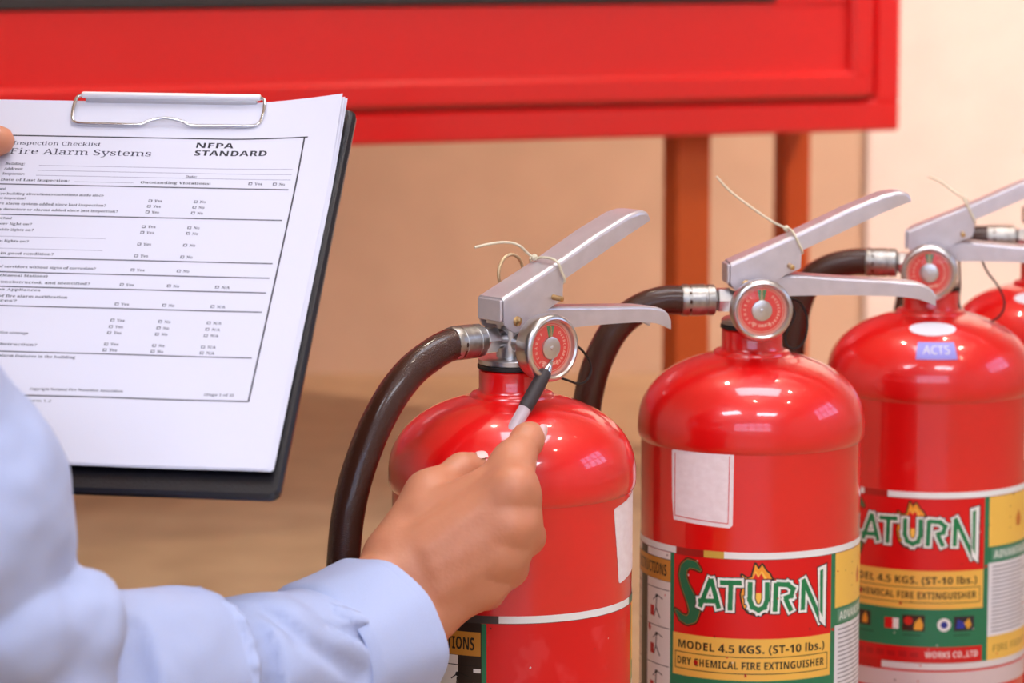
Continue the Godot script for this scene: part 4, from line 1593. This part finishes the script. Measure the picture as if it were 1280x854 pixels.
	# ---- the rest of the body, mostly outside the view
	var el := sl + Vector3(0.07, -0.235, 0) + fwd * 0.11 - rgt * 0.02
	var body := Flesh.new()
	body.group(0.03, 0.03)
	body.bone(at(470, 800, 1.838), 0.016, er, 0.026)
	body.bone(er, 0.028, sr, 0.046)
	body.bone(wl, 0.026, el, 0.038)
	body.bone(el, 0.040, sl, 0.050)
	body.bone(sr - rgt * 0.03, 0.06, sl + rgt * 0.03, 0.06)
	body.bone(chest + rgt * 0.06, 0.10, hip + rgt * 0.05, 0.11)
	body.bone(chest - rgt * 0.06, 0.10, hip - rgt * 0.05, 0.11)
	for s in [-1.0, 1.0]:
		var knee: Vector3 = hip + fwd * 0.36 + rgt * s * 0.11 + Vector3(0, -0.15, 0)
		body.bone(hip + rgt * s * 0.08, 0.09, knee, 0.06)
		body.bone(knee, 0.058, hip + rgt * s * 0.09 + Vector3(0, -0.19, 0), 0.04)
		body.bone(hip + rgt * s * 0.09 + Vector3(0, -0.19, 0), 0.038, hip + rgt * s * 0.09 - fwd * 0.16 + Vector3(0, -0.195, 0), 0.030)
	body.bone((sr + sl) / 2 + Vector3(0, 0.03, 0), 0.056, head + Vector3(0, -0.06, 0), 0.052)
	body.bone(head + Vector3(0, 0.045, 0) - fwd * 0.02, 0.078, head + Vector3(0, 0.03, 0) + fwd * 0.03, 0.072)
	body.bone(head + Vector3(0, -0.02, 0) + fwd * 0.04, 0.056, head + Vector3(0, -0.075, 0) + fwd * 0.055, 0.040)
	body.group(0.006, 0.008)
	body.bone(head + Vector3(0, 0.025, 0) + fwd * 0.098, 0.008, head + Vector3(0, -0.015, 0) + fwd * 0.116, 0.012)
	for s in [-1.0, 1.0]:
		body.bone(head + rgt * s * 0.079 + Vector3(0, 0.025, 0), 0.012, head + rgt * s * 0.077 + Vector3(0, -0.022, 0), 0.009)
	body.bone(head + Vector3(0, -0.052, 0) + fwd * 0.093 - rgt * 0.016, 0.007, head + Vector3(0, -0.052, 0) + fwd * 0.093 + rgt * 0.016, 0.007)
	box = hull(body)
	body.net(box[0], box[1], 0.012, g)
	put("body", g.mesh(), M.skin, me, home)
	for s in [-1.0, 1.0]:
		put("eye", SphereMesh.new(), M.eye, me, home * Transform3D(Basis.from_scale(Vector3.ONE * 0.022), head + rgt * s * 0.028 + Vector3(0, 0.03, 0) + fwd * 0.082))
	var hair := Flesh.new()
	hair.group(0.03, 0.03)
	hair.bone(head + Vector3(0, 0.075, 0) - fwd * 0.03, 0.082, head + Vector3(0, 0.085, 0) + fwd * 0.025, 0.068)
	hair.bone(head + Vector3(0, 0.05, 0) - fwd * 0.05, 0.078, head + Vector3(0, -0.03, 0) - fwd * 0.05, 0.06)
	g = Geo.new()
	box = hull(hair)
	hair.net(box[0], box[1], 0.010, g)
	put("hair", g.mesh(), M.hair, me, home)
	# ---- nails
	nail(me, home, at(606, 566.0, 1.9125), turn(Vector3(0.86, 0.10, 0.45)), turn(Vector3(-0.02, 0.90, -0.44)), 0.0060, 0.0046)
	nail(me, home, at(679.5, 543, 1.9025), turn(Vector3(0.28, 0.78, 0.55)), turn(Vector3(0.82, 0.05, -0.52)), 0.0064, 0.0048)
	nail(me, home, on_sheet(11.5, 44, 18.6), (pu * 0.95 - pv * 0.2).normalized(), pn, 0.0066, 0.0056)
	# ---- shirt: body and sleeves, then the right cuff
	var ax := turn(Vector3(0.64, 0.21, 0.74)).normalized()
	var mouth := at(475, 798, 1.838)
	var base := mouth - ax * 0.052
	var shirt := Flesh.new()
	shirt.noise = FastNoiseLite.new()
	shirt.noise.seed = 3
	shirt.noise.frequency = 11.0
	shirt.noise.fractal_octaves = 3
	shirt.ripple = 0.006
	shirt.group(0.03, 0.02)
	shirt.bone(sr, 0.068, at(-67, 640, 1.58), 0.055)
	shirt.bone(at(-67, 640, 1.58), 0.055, at(-14, 850, 1.615), 0.050)
	shirt.bone(sr - rgt * 0.03, 0.072, sl + rgt * 0.03, 0.072)
	shirt.bone(chest + rgt * 0.06, 0.115, hip + rgt * 0.05 + Vector3(0, 0.03, 0), 0.125)
	shirt.bone(chest - rgt * 0.06, 0.115, hip - rgt * 0.05 + Vector3(0, 0.03, 0), 0.125)
	shirt.bone(sl, 0.066, el, 0.056)
	shirt.bone(el, 0.054, wl.lerp(el, 0.12), 0.042)
	shirt.group(0.02, 0.004)
	shirt.bone(at(5, 880, 1.62), 0.050, at(226, 844, 1.718), 0.0475)
	shirt.group(0.02, 0.002)
	shirt.bone(at(190, 850, 1.70), 0.034, at(310, 836, 1.754), 0.0385)
	shirt.bone(at(310, 836, 1.754), 0.0385, base, 0.0455)
	shirt.group(0.01, 0.003)
	shirt.bone(at(30, 792, 1.575), 0.030, at(86, 781, 1.60), 0.027)
	shirt.bone(at(86, 781, 1.60), 0.027, at(78, 880, 1.60), 0.030)
	# folds: a lip where the elbow side of the sleeve laps over the wrist side, with the gap behind it
	var arm_ax := (base - at(5, 880, 1.62)).normalized()
	var lip := at(246, 841, 1.728)
	var rx := arm_ax.cross(Vector3.UP).normalized()
	var ry := rx.cross(arm_ax)
	shirt.group(0.004, 0.012)
	for k in 24:
		var a0 := TAU * k / 24.0
		var a1 := TAU * (k + 1) / 24.0
		var r0 := 0.0420 + 0.0012 * sin(3.0 * a0)
		var r1 := 0.0420 + 0.0012 * sin(3.0 * a1)
		shirt.bone(lip + (rx * cos(a0) + ry * sin(a0)) * r0, 0.0062, lip + (rx * cos(a1) + ry * sin(a1)) * r1, 0.0062)
		var go := lip + arm_ax * 0.0125
		shirt.carve.append([go + (rx * cos(a0) + ry * sin(a0)) * 0.0435, 0.0076, go + (rx * cos(a1) + ry * sin(a1)) * 0.0435, 0.0076, 0.003])
	var spot := func(x: float, y: float, deep: float) -> Vector3:
		var h: Vector3 = shirt.hit(EYE, at(x, y, 1.75))
		return h + (h - EYE).normalized() * deep
	# bent-elbow pocket
	shirt.carve.append([spot.call(170, 785, -0.002), 0.008, spot.call(178, 850, 0.0), 0.015, 0.008])
	# pleats that run into the cuff
	var p0_ := [spot.call(408, 779, 0.0), spot.call(468, 798, 0.0)]
	var p1_ := [spot.call(424, 766, 0.002), spot.call(470, 788, 0.002)]
	var p2_ := [spot.call(380, 800, 0.0), spot.call(452, 846, 0.0)]
	var p3_ := [spot.call(330, 760, 0.003), spot.call(372, 792, 0.003)]
	shirt.group(0.006, 0.008)
	shirt.bone(p1_[0], 0.0045, p1_[1], 0.0062)
	shirt.carve.append([p0_[0], 0.0020, p0_[1], 0.0052, 0.003])
	shirt.carve.append([p2_[0], 0.0015, p2_[1], 0.0040, 0.010])
	shirt.carve.append([p3_[0], 0.0030, p3_[1], 0.0020, 0.012])
	shirt.cut.append([base + ax * 0.004, ax])
	g = Geo.new()
	box = hull(shirt)
	# the part in view finely, the rest coarsely
	var split := Vector3(-0.31, 0, 0)
	shirt.cut.append([split, Vector3(-1, 0, 0)])
	shirt.net(Vector3(split.x - 0.01, box[0].y, box[0].z), box[1], 0.004, g)
	shirt.cut.pop_back()
	shirt.cut.append([split + Vector3(0.014, 0, 0), Vector3(1, 0, 0)])
	shirt.ripple = 0.006
	shirt.net(box[0], Vector3(split.x + 0.05, box[1].y, box[1].z), 0.012, g)
	put("shirt", g.mesh(), M.cloth, me, home)
	cuff(me, home, base, ax)
	# ---- trousers and shoes
	var tr := Flesh.new()
	tr.group(0.03, 0.03)
	for s in [-1.0, 1.0]:
		var knee: Vector3 = hip + fwd * 0.36 + rgt * s * 0.11 + Vector3(0, -0.15, 0)
		tr.bone(hip + rgt * s * 0.08 + Vector3(0, -0.01, 0), 0.105, knee, 0.072)
		tr.bone(knee, 0.070, hip + rgt * s * 0.09 + Vector3(0, -0.17, 0), 0.052)
	g = Geo.new()
	box = hull(tr)
	tr.net(box[0], box[1], 0.014, g)
	put("trousers", g.mesh(), M.trousers, me, home)
	for s in [-1.0, 1.0]:
		var sh := Flesh.new()
		sh.group(0.02, 0.02)
		sh.bone(hip + rgt * s * 0.09 + Vector3(0, -0.185, 0) - fwd * 0.06, 0.042, hip + rgt * s * 0.09 - fwd * 0.19 + Vector3(0, -0.195, 0), 0.034)
		g = Geo.new()
		box = hull(sh)
		sh.net(box[0], box[1], 0.010, g)
		put("shoe", g.mesh(), M.shoe, me, home)

func hull(f: Flesh) -> Array:
	var lo := Vector3.ONE * 99
	var hi := -lo
	for k in f.a.size():
		for q in [[f.a[k], f.ra[k]], [f.a[k] + f.ba[k], f.ra[k] + f.dr[k]]]:
			lo = lo.min(q[0] - Vector3.ONE * (q[1] + 0.012))
			hi = hi.max(q[0] + Vector3.ONE * (q[1] + 0.012))
	return [lo, hi]

func nail(me: Node3D, home: Transform3D, where: Vector3, ahead: Vector3, out: Vector3, half_l: float, half_w: float) -> void:
	var z := (out - ahead * out.dot(ahead)).normalized()
	var x := ahead.cross(z)
	var g := Geo.new()
	var nu := 10
	var nv := 8
	for j in nv + 1:
		for k in nu + 1:
			var a := -1.0 + 2.0 * k / nu
			var b := -1.0 + 2.0 * j / nv
			var w := half_w * (1.0 if b < 0.3 else sqrt(maxf(0.05, 1.0 - pow((b - 0.3) / 0.75, 2.0))))
			if b < -0.6:
				w *= sqrt(maxf(0.1, 1.0 - pow((-0.6 - b) / 0.5, 2.0)))
			var p := where + ahead * (b * half_l) + x * (a * w) + z * (0.0012 * (1.0 - a * a) - 0.0010 * a * a - 0.0006 * b * b)
			g.vert(p, (z + x * a * 0.6).normalized())
			if j > 0 and k > 0:
				var i := g.v.size() - 1
				g.quad(i, i - 1, i - nu - 2, i - nu - 1)
	put("fingernail", g.mesh(), M.nail, me, home)

# the cuff: a thick open ring with a hem and a seam, slightly wavy
func cuff(me: Node3D, home: Transform3D, base: Vector3, ax: Vector3) -> void:
	var x := ax.cross(Vector3.UP).normalized()
	var y := x.cross(ax)
	var wave := func(a: float, s: float) -> float:
		return 0.0012 * sin(3 * a + 0.7) + 0.0009 * sin(5 * a + s * 40.0) + 0.0006 * sin(9 * a + 2.0)
	# [distance along the arm, radius]
	var prof := [[-0.004, 0.0440], [0.000, 0.0470], [0.0035, 0.0478], [0.012, 0.0478], [0.030, 0.0482], [0.0445, 0.0490], [0.0455, 0.0487], [0.0462, 0.0490], [0.0515, 0.0493], [0.0532, 0.0487], [0.0530, 0.0478], [0.046, 0.0472], [0.02, 0.0455], [-0.004, 0.0430]]
	var t := PackedVector3Array()
	var n := 72
	var rings := []
	for q in prof:
		var ring := PackedVector3Array()
		for k in n:
			var a := TAU * k / n
			var r: float = q[1] + wave.call(a, q[0])
			ring.append(base + ax * (q[0] + 0.0012 * sin(2 * a + 1.0)) + (x * cos(a) + y * sin(a)) * r)
		rings.append(ring)
	for q in rings.size():
		var r0: PackedVector3Array = rings[q]
		var r1: PackedVector3Array = rings[(q + 1) % rings.size()]
		for k in n:
			var j := (k + 1) % n
			t.append_array([r0[k], r0[j], r1[j], r0[k], r1[j], r1[k]])
	put("cuff", solid(t, 60), M.cloth, me, home)


# ------------------------------------------------------------------ pen
func pen() -> void:
	var tip := at(691.5, 448, 1.9445)
	var rear := at(560, 682, 1.893)
	var d := (tip - rear).normalized()
	var length := tip.distance_to(rear)
	var t := thing("pen", "slim pen with dark rubber grip and silver tip touching the nearest gauge", "pen")
	t.transform = along(d, rear)
	var L := length
	put("barrel", lathe(PackedVector2Array([Vector2(0, L - 0.037), Vector2(0.0040, L - 0.037), Vector2(0.0041, L - 0.040), Vector2(0.0041, 0.02), Vector2(0.0039, 0.012), Vector2(0.0034, 0.0), Vector2(0, 0.0)]), 24), M.pen_clear, t)
	put("grip", lathe(PackedVector2Array([Vector2(0.0034, L - 0.0095), Vector2(0.0041, L - 0.011), Vector2(0.0045, L - 0.018), Vector2(0.0046, L - 0.030), Vector2(0.0044, L - 0.0375), Vector2(0.0040, L - 0.0378)]), 24), M.grip, t)
	put("tip", lathe(PackedVector2Array([Vector2(0, L + 0.0004), Vector2(0.0005, L), Vector2(0.0008, L - 0.0022), Vector2(0.0013, L - 0.0026), Vector2(0.0024, L - 0.0062), Vector2(0.0034, L - 0.0092), Vector2(0.0036, L - 0.0100), Vector2(0.003, L - 0.0105)]), 24), M.chrome, t)
